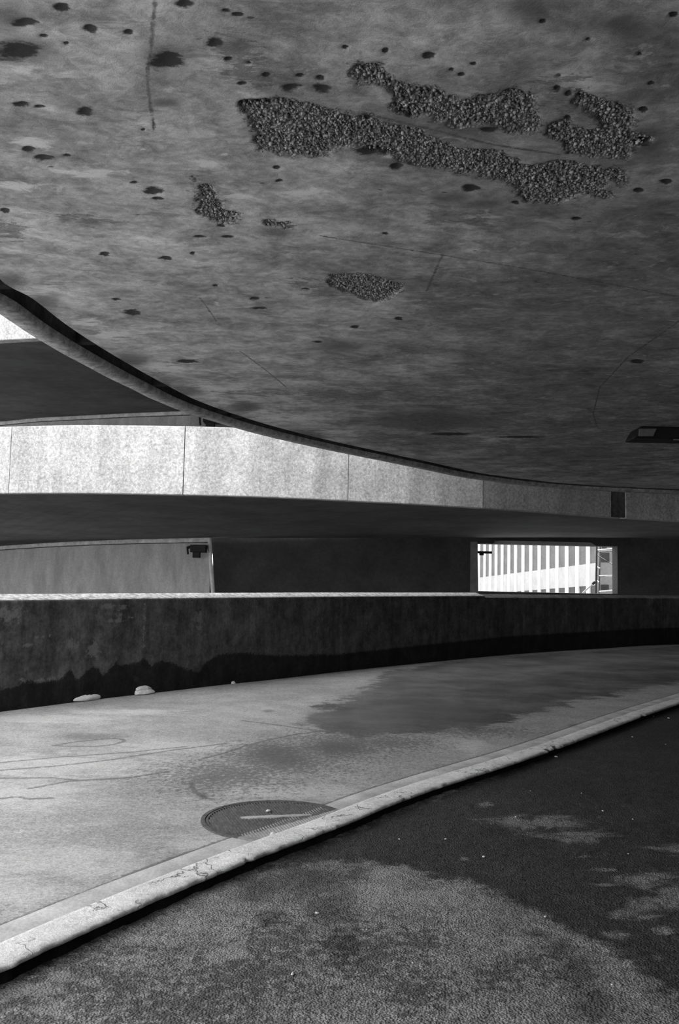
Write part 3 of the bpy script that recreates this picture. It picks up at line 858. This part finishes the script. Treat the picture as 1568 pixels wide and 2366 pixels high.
# ================================================================== OPPOSITE SIDE OF THE WELL
band_px = [(-700, 1148), (0, 1140), (300, 1141), (600, 1148), (800, 1157), (1000, 1167), (1200, 1180), (1420, 1196)]
BB = [tuple(on_z(a, b, CEIL)[:2]) for a, b in band_px] + [(13.5, 29.5), (20, 33)]
BC = resample(catmull(BB, 500), step=0.05)
BN = normals2d(BC)
bpx = np.array([px_of((p[0], p[1], 4.6))[0] for p in BC])
BTOP = 5.66
def band(name, label, z0, z1, joints, mat, shift=0.0, gap=None):
    root = empty(name, (0, 0, 0))
    props(root, label, 'parapet', 'structure')
    cuts = [0] + [int(np.argmin(np.abs(bpx - j))) for j in joints] + [len(BC) - 1]
    for a, b in zip(cuts[:-1], cuts[1:]):
        if gap and abs(bpx[a] - gap) < 3: continue          # open slot between two panels
        idx = np.arange(a, b + 1, 4)
        if idx[-1] != b: idx = np.append(idx, b)
        c = BC[idx].copy(); nn = BN[idx]
        if a > 0: c[0] += (c[1] - c[0]) * 0.07
        if b < len(BC) - 1: c[-1] -= (c[-1] - c[-2]) * 0.07
        c = c + nn * shift
        pr = [(0.30, z0), (0.015, z0), (0.0, z0 + 0.02), (0.0, z1 - 0.03), (0.02, z1), (0.26, z1), (0.26, z0 + 0.4)]
        VV = np.stack([np.column_stack([c + nn * o, np.full(len(c), z)]) for o, z in pr], 1).reshape(-1, 3)
        ff = grid_faces(len(c), len(pr))[:, ::-1].tolist()
        m = len(pr); L = len(c)
        ff.append(list(range(m))); ff.append([(L - 1) * m + i for i in range(m)][::-1])
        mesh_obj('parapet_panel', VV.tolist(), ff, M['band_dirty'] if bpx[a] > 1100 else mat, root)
    # dark backing that shows in the joints
    c = BC[::6] + BN[::6] * (0.06 + shift); nn = BN[::6]
    VV = np.stack([np.column_stack([c + nn * o, np.full(len(c), z)]) for o, z in ((0.1, z0 + 0.03), (0, z0 + 0.03), (0, z1 - 0.05), (0.1, z1 - 0.05))], 1).reshape(-1, 3)
    mesh_obj('joint_backing', VV, grid_faces(len(c), 4)[:, ::-1], M['groove'], root)
    return root
band('wall_opposite', 'bright roughcast concrete parapet band across the open well', CEIL, BTOP, [-640, -350, 24, 426, 806, 1117, 1281, 1412, 1446], M['band'], gap=1412)
Z2 = 8.12
band('wall_opposite_upper', 'white overexposed parapet glimpsed at left above the upper dark soffit', Z2, Z2 + 1.85, [-640, -350, 200, 600, 1000], M['band'])

# back wall: plan and top heights from the photograph
def back_pt(px, py, y): return at_y(px, py, y)
wl = [(-900, 1300, 47), (-300, 1282, 43), (0, 1262, 40), (120, 1254, 38.8), (260, 1248, 37.6), (380, 1245, 36.8), (488, 1243, 36.0)]
W1 = [back_pt(*p) for p in wl]
D2 = 36.6
wr = [(488, 1243, D2), (800, 1243, D2), (1100, 1243, D2), (1425, 1243, D2), (1568, 1246, D2), (2200, 1250, D2)]
W2 = [back_pt(*p) for p in wr]

def lofted(name, c0, c1, mat, label, cat):
    n = len(c0)
    V = np.vstack([np.array(c0), np.array(c1)])
    Fc = [(i, i + 1, n + i + 1, n + i) for i in range(n - 1)]
    o = mesh_obj(name, V.tolist(), Fc, mat)
    return props(o, label, cat, 'structure')

# soffit of the opposite deck: from band bottom to wall top
N = 60
front = resample(np.column_stack([BC + BN * 0.28, np.full(len(BC), CEIL)]), n=N)
back = resample(np.array([tuple(p) for p in W1 + W2[1:]]), n=N)
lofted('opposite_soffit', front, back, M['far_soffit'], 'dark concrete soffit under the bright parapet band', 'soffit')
back_u = [at_y(a, b, c) for a, b, c in [(-900, 985, 47), (-300, 985, 43), (0, 975, 40), (90, 966, 38.8), (300, 955, 37.4), (440, 950, 36.3), (700, 945, 36.3), (1100, 960, 36.5), (2200, 990, 36.6)]]
front_u = resample(np.column_stack([BC + BN * 0.28, np.full(len(BC), Z2)]), n=N)
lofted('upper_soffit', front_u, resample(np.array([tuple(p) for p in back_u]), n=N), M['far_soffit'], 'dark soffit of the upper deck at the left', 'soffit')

# walls
def wall_strip(name, pts, z0, z1f, mat, label):
    V, Fc = [], []
    for i, p in enumerate(pts):
        V += [(p[0], p[1], z0), (p[0], p[1], z1f[i])]
    for i in range(len(pts) - 1):
        Fc.append((2 * i, 2 * i + 2, 2 * i + 3, 2 * i + 1))
    o = mesh_obj(name, V, Fc, mat)
    return props(o, label, 'wall', 'structure')
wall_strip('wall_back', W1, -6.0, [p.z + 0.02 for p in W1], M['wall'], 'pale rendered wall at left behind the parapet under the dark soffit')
wall_strip('wall_back_upper', back_u, 4.0, [p.z + 0.02 for p in back_u], M['wall'], 'thin grey strip of upper wall above the bright parapet band')
# cornice along both walls
def cornice(name, pts, drop, out, label):
    P = resample(np.array([tuple(p) for p in pts]), n=60)
    pr = [(0.0, -drop), (-out, -drop + 0.02), (-out, 0.03), (0.0, 0.03)]
    nn = normals2d(P)
    VV = np.stack([np.column_stack([P[:, :2] + nn * o, P[:, 2] + z]) for o, z in pr], 1).reshape(-1, 3)
    o = mesh_obj(name, VV, grid_faces(len(P), 4), M['cornice'])
    pr = [(-0.01, -drop - 0.03), (-0.025, -drop - 0.03), (-0.025, -drop), (-0.01, -drop)]
    VV = np.stack([np.column_stack([P[:, :2] + nn * q, P[:, 2] + z]) for q, z in pr], 1).reshape(-1, 3)
    mesh_obj('shadow_line', VV, grid_faces(len(P), 4), M['groove'], o)  # dark strip standing in for the shadow line under the cornice
    return props(o, label, 'cornice', 'structure')
cornice('trim_3', W1, 0.17, 0.07, 'thin pale cornice along the top of the lower wall')
cornice('trim_4', back_u[:6], 0.16, 0.07, 'thin pale cornice along the top of the upper wall')

# dark wall with the long window opening
jl = at_y(1103, 1300, D2).x; jr = at_y(1426, 1300, D2).x
zt = at_y(1265, 1259, D2).z; zb = at_y(1265, 1369, D2).z
xl = W1[-1].x - 0.2
T = 0.7
wb_ = MB()
wb_.box(xl, jl, D2, D2 + T, -6.0, 4.2)
wb_.box(jr, 30, D2, D2 + T, -6.0, 4.2)
wb_.box(jl, jr, D2, D2 + T, -6.0, zb)
wb_.box(jl, jr, D2, D2 + T, zt, 4.2)
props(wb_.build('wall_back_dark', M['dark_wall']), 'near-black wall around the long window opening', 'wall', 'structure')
wf = MB()
wf.hexa([(jl + 0.6, D2 - 0.02, zt - 0.01), (jr - 0.9, D2 - 0.02, zt - 0.01), (jr - 0.9, D2 + 0.1, zt - 0.01), (jl + 0.6, D2 + 0.1, zt - 0.01),
         (jl + 0.9, D2 - 0.22, zt + 0.13), (jr - 1.2, D2 - 0.22, zt + 0.13), (jr - 0.9, D2 + 0.1, zt + 0.13), (jl + 0.6, D2 + 0.1, zt + 0.13)])
props(wf.build('trim_5', M['far_soffit']), 'grey bevelled lintel over the long window opening', 'lintel', 'structure')

pl_ = MB(); pxl = at_y(1086, 1300, D2).x
pl_.hexa([(pxl, D2 - 0.02, 0), (jl + 0.02, D2 - 0.30, 0), (jl + 0.02, D2 + 0.2, 0), (pxl, D2 + 0.2, 0), (pxl, D2 - 0.02, zt + 0.06), (jl - 0.06, D2 - 0.30, zt + 0.06), (jl - 0.06, D2 + 0.2, zt + 0.06), (pxl, D2 + 0.2, zt + 0.06)])
props(pl_.build('trim_6', M['far_soffit']), 'dim grey splayed jamb at the left of the opening', 'jamb', 'structure')
# enclosing structure that shades the right and the rear
enc = MB()
enc.box(24.0, 24.4, -9.2, 37.3, -0.1, 8.2)
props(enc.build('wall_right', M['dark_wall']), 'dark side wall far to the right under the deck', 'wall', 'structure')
enc = MB()
enc.box(-3.0, 24.4, -9.4, -9.0, -0.1, 4.3)
props(enc.build('wall_rear', M['dark_wall']), 'dark wall behind the viewpoint under the deck', 'wall', 'structure')
up2 = MB()
up2.box(2.4, 24.4, -9, 29.5, Z2, Z2 + 0.4)  # unseen slab added to keep sky light off the right of the well
props(up2.build('sky_blocker', M['far_soffit']), 'unseen slab added over the right end of the well to block sky light', 'deck', 'structure')

# ================================================================== THINGS
# ---- manhole cover
mc = on_z(637, 1895, ROAD)
RAD = (on_z(637 + 171, 1895, ROAD) - mc).length
man = empty('manhole_cover', (mc.x, mc.y, ROAD))
props(man, 'round ribbed iron manhole cover partly smeared with cement beside the kerb', 'manhole cover')
def ring_mesh(r0_, r1_, z0, z1, n=96):
    v, f = [], []
    for i in range(n):
        a = 2 * math.pi * i / n
        for r, z in ((r0_, z0), (r0_, z1), (r1_, z1), (r1_, z0)):
            v.append((r * math.cos(a), r * math.sin(a), z))
    for i in range(n):
        j = (i + 1) % n
        for k in range(4):
            f.append((4 * i + k, 4 * j + k, 4 * j + (k + 1) % 4, 4 * i + (k + 1) % 4))
    return v, f
# cement line in local coordinates
ca, cb = on_z(575, 1931, ROAD) - mc, on_z(765, 1876, ROAD) - mc
cd = (cb - ca).normalized(); cn = Vector((cd.y, -cd.x, 0))
def cement_of(v):
    return [((Vector(p) - Vector((ca.x, ca.y, 0))).dot(cn)) for p in v]
v, fc = ring_mesh(RAD * 0.945, RAD, -0.03, 0.010)
mesh_obj('frame', v, fc, M['manhole'], man, attrs=dict(cement=cement_of(v)))
v, fc = ring_mesh(RAD * 0.90, RAD * 0.93, -0.03, 0.009)
mesh_obj('cover_rim', v, fc, M['manhole'], man, attrs=dict(cement=cement_of(v)))
nn_ = 64
v = [(RAD * 0.94 * math.cos(2 * math.pi * i / nn_), RAD * 0.94 * math.sin(2 * math.pi * i / nn_), -0.002 + 0.0) for i in range(nn_)]
mesh_obj('cover_plate', v, [tuple(range(nn_))], M['groove'], man)
sg = []
for i in range(97):
    a_ = 2 * math.pi * i / 96
    p = Vector((RAD * 0.935 * math.cos(a_), RAD * 0.935 * math.sin(a_), 0.0072))
    if (p - Vector((ca.x, ca.y, 0))).dot(cn) > 0: sg.append((math.atan2(p.y, p.x), p))
sg.sort(key=lambda q: (q[0] - math.atan2(cn.y, cn.x) + math.pi) % (2 * math.pi))
o = mesh_obj('cement_skim', [tuple(q[1]) for q in sg], [tuple(range(len(sg)))], M['gutter'], man)
props(o, 'thin grey cement skim over the kerb side of the cover')
# ribs run roughly towards the parapet (upper left to lower right in view)
ra_, rb_ = on_z(560, 1870, ROAD), on_z(600, 1915, ROAD)
rd = (ra_ - rb_); rd.z = 0; rd.normalize(); rn = Vector((rd.y, -rd.x, 0))
rv, rf, = [], []
pitch = 0.0190
k = -60
RR = RAD * 0.895
while k < 61:
    o = k * pitch
    if abs(o) < RR * 0.99:
        half = math.sqrt(RR * RR - o * o)
        segs = [(-half, half)]
        for (s0, s1) in segs:
            cuts = np.linspace(s0, s1, 24)
            for t0, t1 in zip(cuts[:-1], cuts[1:]):
                b = len(rv)
                for t in (t0, t1):
                    c = rn * o + rd * t
                    for (w, z) in ((-0.0064, -0.002), (-0.0044, 0.0085), (0.0044, 0.0085), (0.0064, -0.002)):
                        p = c + rn * w
                        rv.append((p.x, p.y, z))
                for q in range(3):
                    rf.append((b + q, b + q + 1, b + 5 + q, b + 4 + q))
    k += 1
mesh_obj('tread_rib', rv, rf, M['manhole'], man, attrs=dict(cement=cement_of(rv)))
import bmesh
def clip_kerb(o):
    i = int(np.argmin(np.linalg.norm(KC - np.array([mc.x, mc.y]), axis=1)))
    p = KC[i] + KN[i] * (KW - 0.012)
    bm = bmesh.new(); bm.from_mesh(o.data)
    bmesh.ops.bisect_plane(bm, geom=bm.verts[:] + bm.edges[:] + bm.faces[:], plane_co=(p[0] - mc.x, p[1] - mc.y, 0), plane_no=(-KN[i][0], -KN[i][1], 0), clear_outer=True)
    bm.to_mesh(o.data); bm.free()
# worn bar across the middle with a pale cement smear
b0, b1 = on_z(555, 1893, ROAD) - mc, on_z(720, 1886, ROAD) - mc
bd = (b1 - b0).normalized(); bn = Vector((-bd.y, bd.x, 0))
bar = MB()
pts = []
for t, w in ((0, 0.015), (0.12, 0.032), (0.3, 0.026), (0.45, 0.036), (0.6, 0.02), (0.75, 0.03), (1, 0.01)):
    pts.append((t, w))
bv, bf = [], []
for t, w in pts:
    c = b0 + (b1 - b0) * t
    for s, z in ((-w, 0.004), (-w * 0.8, 0.0115), (w * 0.8, 0.0115), (w, 0.004)):
        p = c + bn * s
        bv.append((p.x, p.y, z))
for i in range(len(pts) - 1):
    for q in range(3): bf.append((4 * i + q, 4 * i + q + 1, 4 * i + 5 + q, 4 * i + 4 + q))
for ch in man.children: clip_kerb(ch)
o = mesh_obj('cement_smear', bv, bf, M['gutter'], man)
props(o, 'grey smear of dried cement across the ribs')

# ---- lumps: displaced, flattened rounded bodies
def lump(name, loc, sx, sy, sz, rz, mat, seed, label, cat, group=None, parent=None, rough=0.25, sub=16):
    v, f = [], []
    nu, nv2 = sub * 2, sub
    r_ = np.random.default_rng(seed)
    ph_ = r_.random(8) * 6.28
    for j in range(nv2 + 1):
        th = math.pi * j / nv2
        for i in range(nu):
            a = 2 * math.pi * i / nu
            cx, cy, cz = math.sin(th) * math.cos(a), math.sin(th) * math.sin(a), math.cos(th)
            m = 1 + rough * (0.5 * math.sin(2 * a + ph_[0]) * math.sin(th) + 0.35 * math.sin(5 * a + ph_[1] + 2 * th) + 0.3 * math.sin(4 * th + ph_[2] + a) + 0.2 * math.sin(9 * a + 5 * th + ph_[3]))
            z = cz * m
            z = z if z > 0 else z * 0.35
            v.append((cx * m * sx, cy * m * sy, (z + 0.33) * sz))
    for j in range(nv2):
        for i in range(nu):
            i2 = (i + 1) % nu
            f.append((j * nu + i, (j + 1) * nu + i, (j + 1) * nu + i2, j * nu + i2))
    o = mesh_obj(name, v, f, mat, parent, True)
    o.location = loc
    o.rotation_euler = (0, 0, rz)
    if label: props(o, label, cat, group=group)
    return o
wall_ang = math.atan2(PB[8][1] - PB[5][1], PB[8][0] - PB[5][0])
def px_span(pxa, pxb, py):                        # length on the road between two pixels
    return (on_z(pxb, py, ROAD) - on_z(pxa, py, ROAD)).length
g = on_z(203, 1616, ROAD)
lump('cloth_bundle', (g.x + 0.02, g.y - 0.09, ROAD - 0.003), 0.20, 0.07, 0.055, wall_ang, M['cloth'], 3, 'long flat white bundle lying at the foot of the stained parapet', 'bundle', rough=0.16)
g = on_z(336, 1602, ROAD)
root = empty('cloth_bundle', (g.x, g.y - 0.09, ROAD))
props(root, 'shorter double-layered white bundle at the foot of the parapet', 'bundle')
lump('lower_fold', (0.0, 0.0, -0.003), 0.15, 0.075, 0.055, wall_ang, M['cloth'], 8, None, None, parent=root, rough=0.15)
lump('upper_fold', (-0.012, 0.012, 0.048), 0.125, 0.06, 0.042, wall_ang + 0.1, M['cloth'], 12, None, None, parent=root, rough=0.18)
g = on_z(539, 1579, ROAD)
lump('cloth_scrap', (g.x, g.y - 0.05, ROAD - 0.004), 0.045, 0.03, 0.03, wall_ang, M['cloth'], 15, 'tiny white scrap at the parapet foot right of the bundles', 'scrap', sub=8)

# litter and chips
chips = [(620, 1875, ROAD + 0.009, 0.020, 'white chip lying on the ribbed manhole cover'), (632, 1928, ROAD + 0.009, 0.022, 'pale cement crumb at the lower rim of the manhole cover')]
for px, py, z, s, lab in chips:
    g = on_z(px, py, z)
    lump('cement_crumb', (g.x, g.y, z), s, s * 0.6, s * 0.5, 0.4, M['chip'], int(px), lab, 'crumb', sub=7)
bits = [(1117, 1980, .012), (1392, 1874, .012), (1284, 1749, .018), (1260, 2118, .010), (1413, 2276, .008), (1451, 1973, .007), (1544, 1660, .022), (1509, 1655, .014), (1191, 1888, .010), (1461, 1893, .008), (1029, 1939, .011), (922, 1939, .010), (733, 2110, .012), (676, 2251, .012), (953, 2226, .009), (1343, 1833, .009), (1460, 1703, .012), (1537, 1720, .010), (1225, 1828, .008), (1110, 1905, .007)]
chip_label = {1117: 'white chip on damp asphalt just beyond the curved edge of the stain', 1284: 'white chip lying close under the kerb edge at right', 1544: 'largest white chip near the kerb at the right edge of view', 676: 'white chip on the paler asphalt nearest the viewer at left'}
for i, (px, py, s) in enumerate(bits):
    s *= 0.85
    g = on_z(px, py, 0.0)
    lump('gravel_chip', (g.x, g.y, -0.001), s, s * 0.7, s * 0.55, i * 1.3, M['chip'], 100 + i, chip_label.get(px, 'tiny white speck of grit scattered on the dark asphalt'), 'chip', 'white chips on the asphalt', sub=5)

# ---- ceiling luminaire at the right
lz = CEIL
lc = on_z(1530, 985, CEIL)
ld = lc.y
pA = at_y(1463, 1012, ld); pB = at_y(1600, 1012, ld); hgt = CEIL - pA.z
lam = empty('bulkhead_light', (pA.x, ld, CEIL))
props(lam, 'black box light fitting fixed under the soffit at the right edge', 'light fitting')
L = (pB.x - pA.x) * 1.35
hb = MB()
hb.hexa([(0.0, 0.0, -hgt), (L, 0.0, -hgt), (L, 0.42, -hgt), (0.0, 0.42, -hgt), (0.10, -0.0, 0.0), (L, -0.0, 0.0), (L, 0.42, 0.0), (0.10, 0.42, 0.0)])
hb.build('housing', M['black'], lam, bevel=0.035)
lensb = MB()
def lp(px, py):
    p = at_y(px, py, ld); return (p.x - pA.x, p.z - CEIL)
q = [lp(1474, 1008), (lp(1508, 1008)), lp(1516, 991), lp(1476, 991)]
lensb.hexa([(q[0][0], -0.02, q[0][1]), (q[1][0], -0.02, q[1][1]), (q[1][0], 0.05, q[1][1]), (q[0][0], 0.05, q[0][1]),
            (q[3][0], -0.02, q[3][1]), (q[2][0], -0.02, q[2][1]), (q[2][0], 0.05, q[2][1]), (q[3][0], 0.05, q[3][1])])
props(lensb.build('lens', M['lens'], lam, bevel=0.006), 'small grey frosted pane')
fb = MB(); fb.box(lp(1556, 1016)[0], L * 0.98, -0.012, 0.02, lp(1556, 1017)[1], lp(1556, 1014)[1])
fb.build('latch', M['lens'], lam)

# ---- back wall: leaning pipe, floodlight boxes, strip fitting
pd = 35.75
a, b = at_y(484, 1243, pd), at_y(496, 1386, pd)
pipe = MB(); pipe.tube(b + Vector((0, 0, -0.6)), a, 0.085, 16)
o = pipe.build('drain_pipe', M['pipe'], None, smooth=False)
props(o, 'pale leaning drainpipe at the corner of the rendered wall', 'pipe')

def flood(name, px0, px1, py0, py1, d, lab, stem):
    a = at_y(px0, py1, d); b = at_y(px1, py0, d)
    r = empty(name, (a.x, d, a.z))
    props(r, lab, 'floodlight')
    w, h = b.x - a.x, b.z - a.z
    m = MB(); m.box(w * 0.22, w, -0.05, 0.45, h * 0.42, h); m.build('lamp_body', M['black'], r, bevel=0.03)
    m = MB(); m.box(w * 0.34, w * 0.70, 0.0, 0.3, 0.0, h * 0.5); m.build('control_box', M['black'], r, bevel=0.015)
    m = MB(); m.tube((w * 0.25, 0.1, h * 0.85), (0.04, 0.1, h * 0.75), 0.06, 10); m.build('bracket', M['black'], r)
    m = MB(); m.tube((0.05, 0.1, h * 0.8), (w * 0.1, 0.1, h * 0.25), 0.04, 10); m.build('bracket', M['black'], r)
    m = MB(); m.tube((w * 0.6, 0.3, h * 0.7), (w * 0.6, stem, h * 0.7), 0.04, 8); m.build('wall_stem', M['black'], r)
    return r
flood('floodlight', 428, 476, 1259, 1288, 35.5, 'black wall floodlight beside the pale pipe under the lower soffit', 0.60)
flood('floodlight', 456, 512, 955, 990, 35.4, 'dark floodlight half hidden above the bright parapet band', 0.88)
sa_, sb_ = at_y(431, 1215, 33.0), at_y(492, 1213, 33.0)
# hangs from the opposite soffit
sf_ = MB(); sf_.box(0, sb_.x - sa_.x, 0, 0.18, -0.09, 0.25)
o = sf_.build('strip_light', M['black'], None, bevel=0.02); o.location = (sa_.x, 33.0, sa_.z)
props(o, 'thin dark strip fitting under the soffit below the bright band', 'strip light')

# ---- building seen through the opening
def fac_u(px):                                       # facade plan line
    return px
FA = at_y(1097, 1300, 75.0); FB = at_y(1382, 1300, 55.0)
pa = Vector((FA.x, 75.0, 0)); pb = Vector((FB.x, 55.0, 0))
fd = (pb - pa).normalized(); fn = Vector((fd.y, -fd.x, 0))
if fn.x > 0: fn = -fn
flen = (pb - pa).length
build = empty('office_building', pa)
props(build, 'sunlit office block with white vertical fins seen through the opening', 'building')
def facpt(u, out, z): 
    p = fd * u + fn * out
    return (p.x, p.y, z)
def fbox(m, u0_, u1_, o0, o1, z0, z1, zs=0.0):
    m.hexa([facpt(u0_, o1, z0 + zs * u0_), facpt(u1_, o1, z0 + zs * u1_), facpt(u1_, o0, z0 + zs * u1_), facpt(u0_, o0, z0 + zs * u0_),
            facpt(u0_, o1, z1 + zs * u0_), facpt(u1_, o1, z1 + zs * u1_), facpt(u1_, o0, z1 + zs * u1_), facpt(u0_, o0, z1 + zs * u0_)])
def hz(px, py):                                      # height on the facade of a pixel
    d = ray(px, py); o = Vector((0, 0, CZ))
    t = (pa - o).dot(fn) / d.dot(fn)
    p = o + d * t
    return (p - pa).dot(fd), p.z
u1, z1_ = hz(1110, 1334); u2, z2_ = hz(1372, 1301)
zs = (z2_ - z1_) / (u2 - u1); zsp = z1_ - zs * u1      # sill of upper windows
u3, z3_ = hz(1232, 1364); u4, z4_ = hz(1365, 1353)
zlo = z4_ - zs * u4                                   # head of the lower windows
m = MB(); fbox(m, -14, flen + 0.9, -6, -0.09, -0.5, 12)
m.build('wall', M['spandrel'], build)
m = MB(); fbox(m, -14, flen + 0.9, -0.10, -0.03, zlo, zsp, zs)
m.build('spandrel', M['spandrel'], build)
fin_px = [1105.5, 1118.5, 1131.5, 1145, 1159, 1174.5, 1190, 1207, 1225, 1244.5, 1264.5, 1285.5, 1308, 1332, 1357]
us = [hz(q, 1290)[0] for q in fin_px]
sp_ = float(np.mean(np.diff(us)))
us = [us[-1] - sp_ * (len(us) - 1 - i) if False else u for i, u in enumerate(us)]
us = [us[0] - sp_ * k for k in (3, 2, 1)] + us + [us[-1] + sp_]
for i, u in enumerate(us):
    m = MB(); fbox(m, u - sp_ * 0.17, u + sp_ * 0.17, -0.10, 0.0, zlo - 4, 11, 0)
    m.build('fin', M['fin'], build)
for u, un in zip(us[:-1], us[1:]):
    m = MB(); fbox(m, u + sp_ * 0.17, un - sp_ * 0.17, -0.085, -0.065, zsp + 0.02, 11, zs)
    m.build('upper_window', M['blind'], build)
    m = MB(); fbox(m, u + sp_ * 0.2, un - sp_ * 0.17, -0.085, -0.065, zlo - 2.2, zlo - 0.01, zs)
    m.build('lower_window', M['dark_glass'], build)

# grey building right behind the scaffold
wing = empty('grey_building', (at_y(1380, 1300, 45).x, 45.0, 0))
props(wing, 'grey rendered building behind the scaffold at right of the opening', 'building')
wx = wing.location.x
def wq(px, py): p = at_y(px, py, 45.0); return p.x - wx, p.z
m = MB(); m.hexa([(-0.1, 0, -0.5), (6, 0, -0.5), (6, 3, -0.5), (0.95, 3, -0.5), (-0.1, 0, 12), (6, 0, 12), (6, 3, 12), (0.95, 3, 12)]); m.build('wall', M['grey_render'], wing)
for (a, b, c, d) in [(1388, 1407, 1277, 1299), (1390, 1401, 1250, 1267), (1387, 1406, 1351, 1364), (1415, 1434, 1351, 1364), (1417, 1436, 1277, 1299)]:
    xa_, za_ = wq(a, d); xb_, zb_ = wq(b, c)
    m = MB(); m.box(xa_, xb_, -0.02, 0.06, za_, zb_); m.build('window', M['dark_glass'], wing)

# ---- scaffold outside the opening
sd = 38.2
so = at_y(1378, 1375, sd)
scaf = empty('scaffold_tower', (so.x, sd, so.z))
props(scaf, 'steel tube scaffold standing outside the right end of the opening', 'scaffold')
def sp3(px, py, dd=0.0):
    p = at_y(px, py, sd + dd); return Vector((p.x - so.x, dd, p.z - so.z))
def sp0(px, py, dd=0.0):
    v = sp3(px, py, dd); v.z = -0.5 - so.z; return v
def tubep(name, p, q, r, mat):
    m = MB(); m.tube(p, q, r, 10); return m.build(name, mat, scaf)
tubep('standard', sp0(1374, 1378), sp3(1378.5, 1250), 0.042, M['dark_metal'])
tubep('standard', sp0(1381.5, 1378, 0.5), sp3(1386.5, 1250, 0.5), 0.026, M['dark_metal'])
tubep('standard', sp0(1421.5, 1378, 0.1), sp3(1421, 1250, 0.1), 0.032, M['dark_metal'])
tubep('ledger', sp3(1379, 1271.5), sp3(1423, 1267), 0.026, M['pale_metal'])
tubep('ledger', sp3(1379, 1275, .4), sp3(1423, 1273, .4), 0.018, M['dark_metal'])
tubep('ledger', sp3(1384, 1330.5), sp3(1422, 1329), 0.018, M['pale_metal'])
tubep('ledger', sp3(1378, 1329.5, .4), sp3(1422, 1334, .4), 0.012, M['dark_metal'])
tubep('ledger', sp3(1384, 1367), sp3(1426, 1363), 0.026, M['pale_metal'])
tubep('brace', sp3(1378, 1282, .2), sp3(1422, 1309, .2), 0.016, M['dark_metal'])
tubep('brace', sp3(1346, 1370, -.1), sp3(1369, 1349, -.1), 0.035, M['pale_metal'])
tubep('coupler', sp3(1368, 1350, -.1), sp3(1374, 1345, -.1), 0.06, M['dark_metal'])
tubep('rung', sp3(1378, 1310, .2), sp3(1385, 1313, .2), 0.026, M['pale_metal'])
tubep('rung', sp3(1377, 1341, .2), sp3(1383, 1345, .2), 0.026, M['pale_metal'])

# ---- dark arm lamp at the left jamb
ad = 36.5
a0 = at_y(1103, 1276, ad)
arm = empty('jamb_lamp', (a0.x, ad, a0.z))
props(arm, 'small black lamp arm jutting from the left jamb of the opening', 'lamp')
px1 = 2 * ad / F
m = MB(); m.box(0, 33 * px1 / 2, -0.05, 0.05, -0.05, 0.05); m.build('arm', M['black'], arm, bevel=0.02)
m = MB(); m.box(4 * px1 / 2, 14 * px1 / 2, -0.08, 0.08, -0.13, -0.03); m.build('lamp_head', M['black'], arm, bevel=0.03)
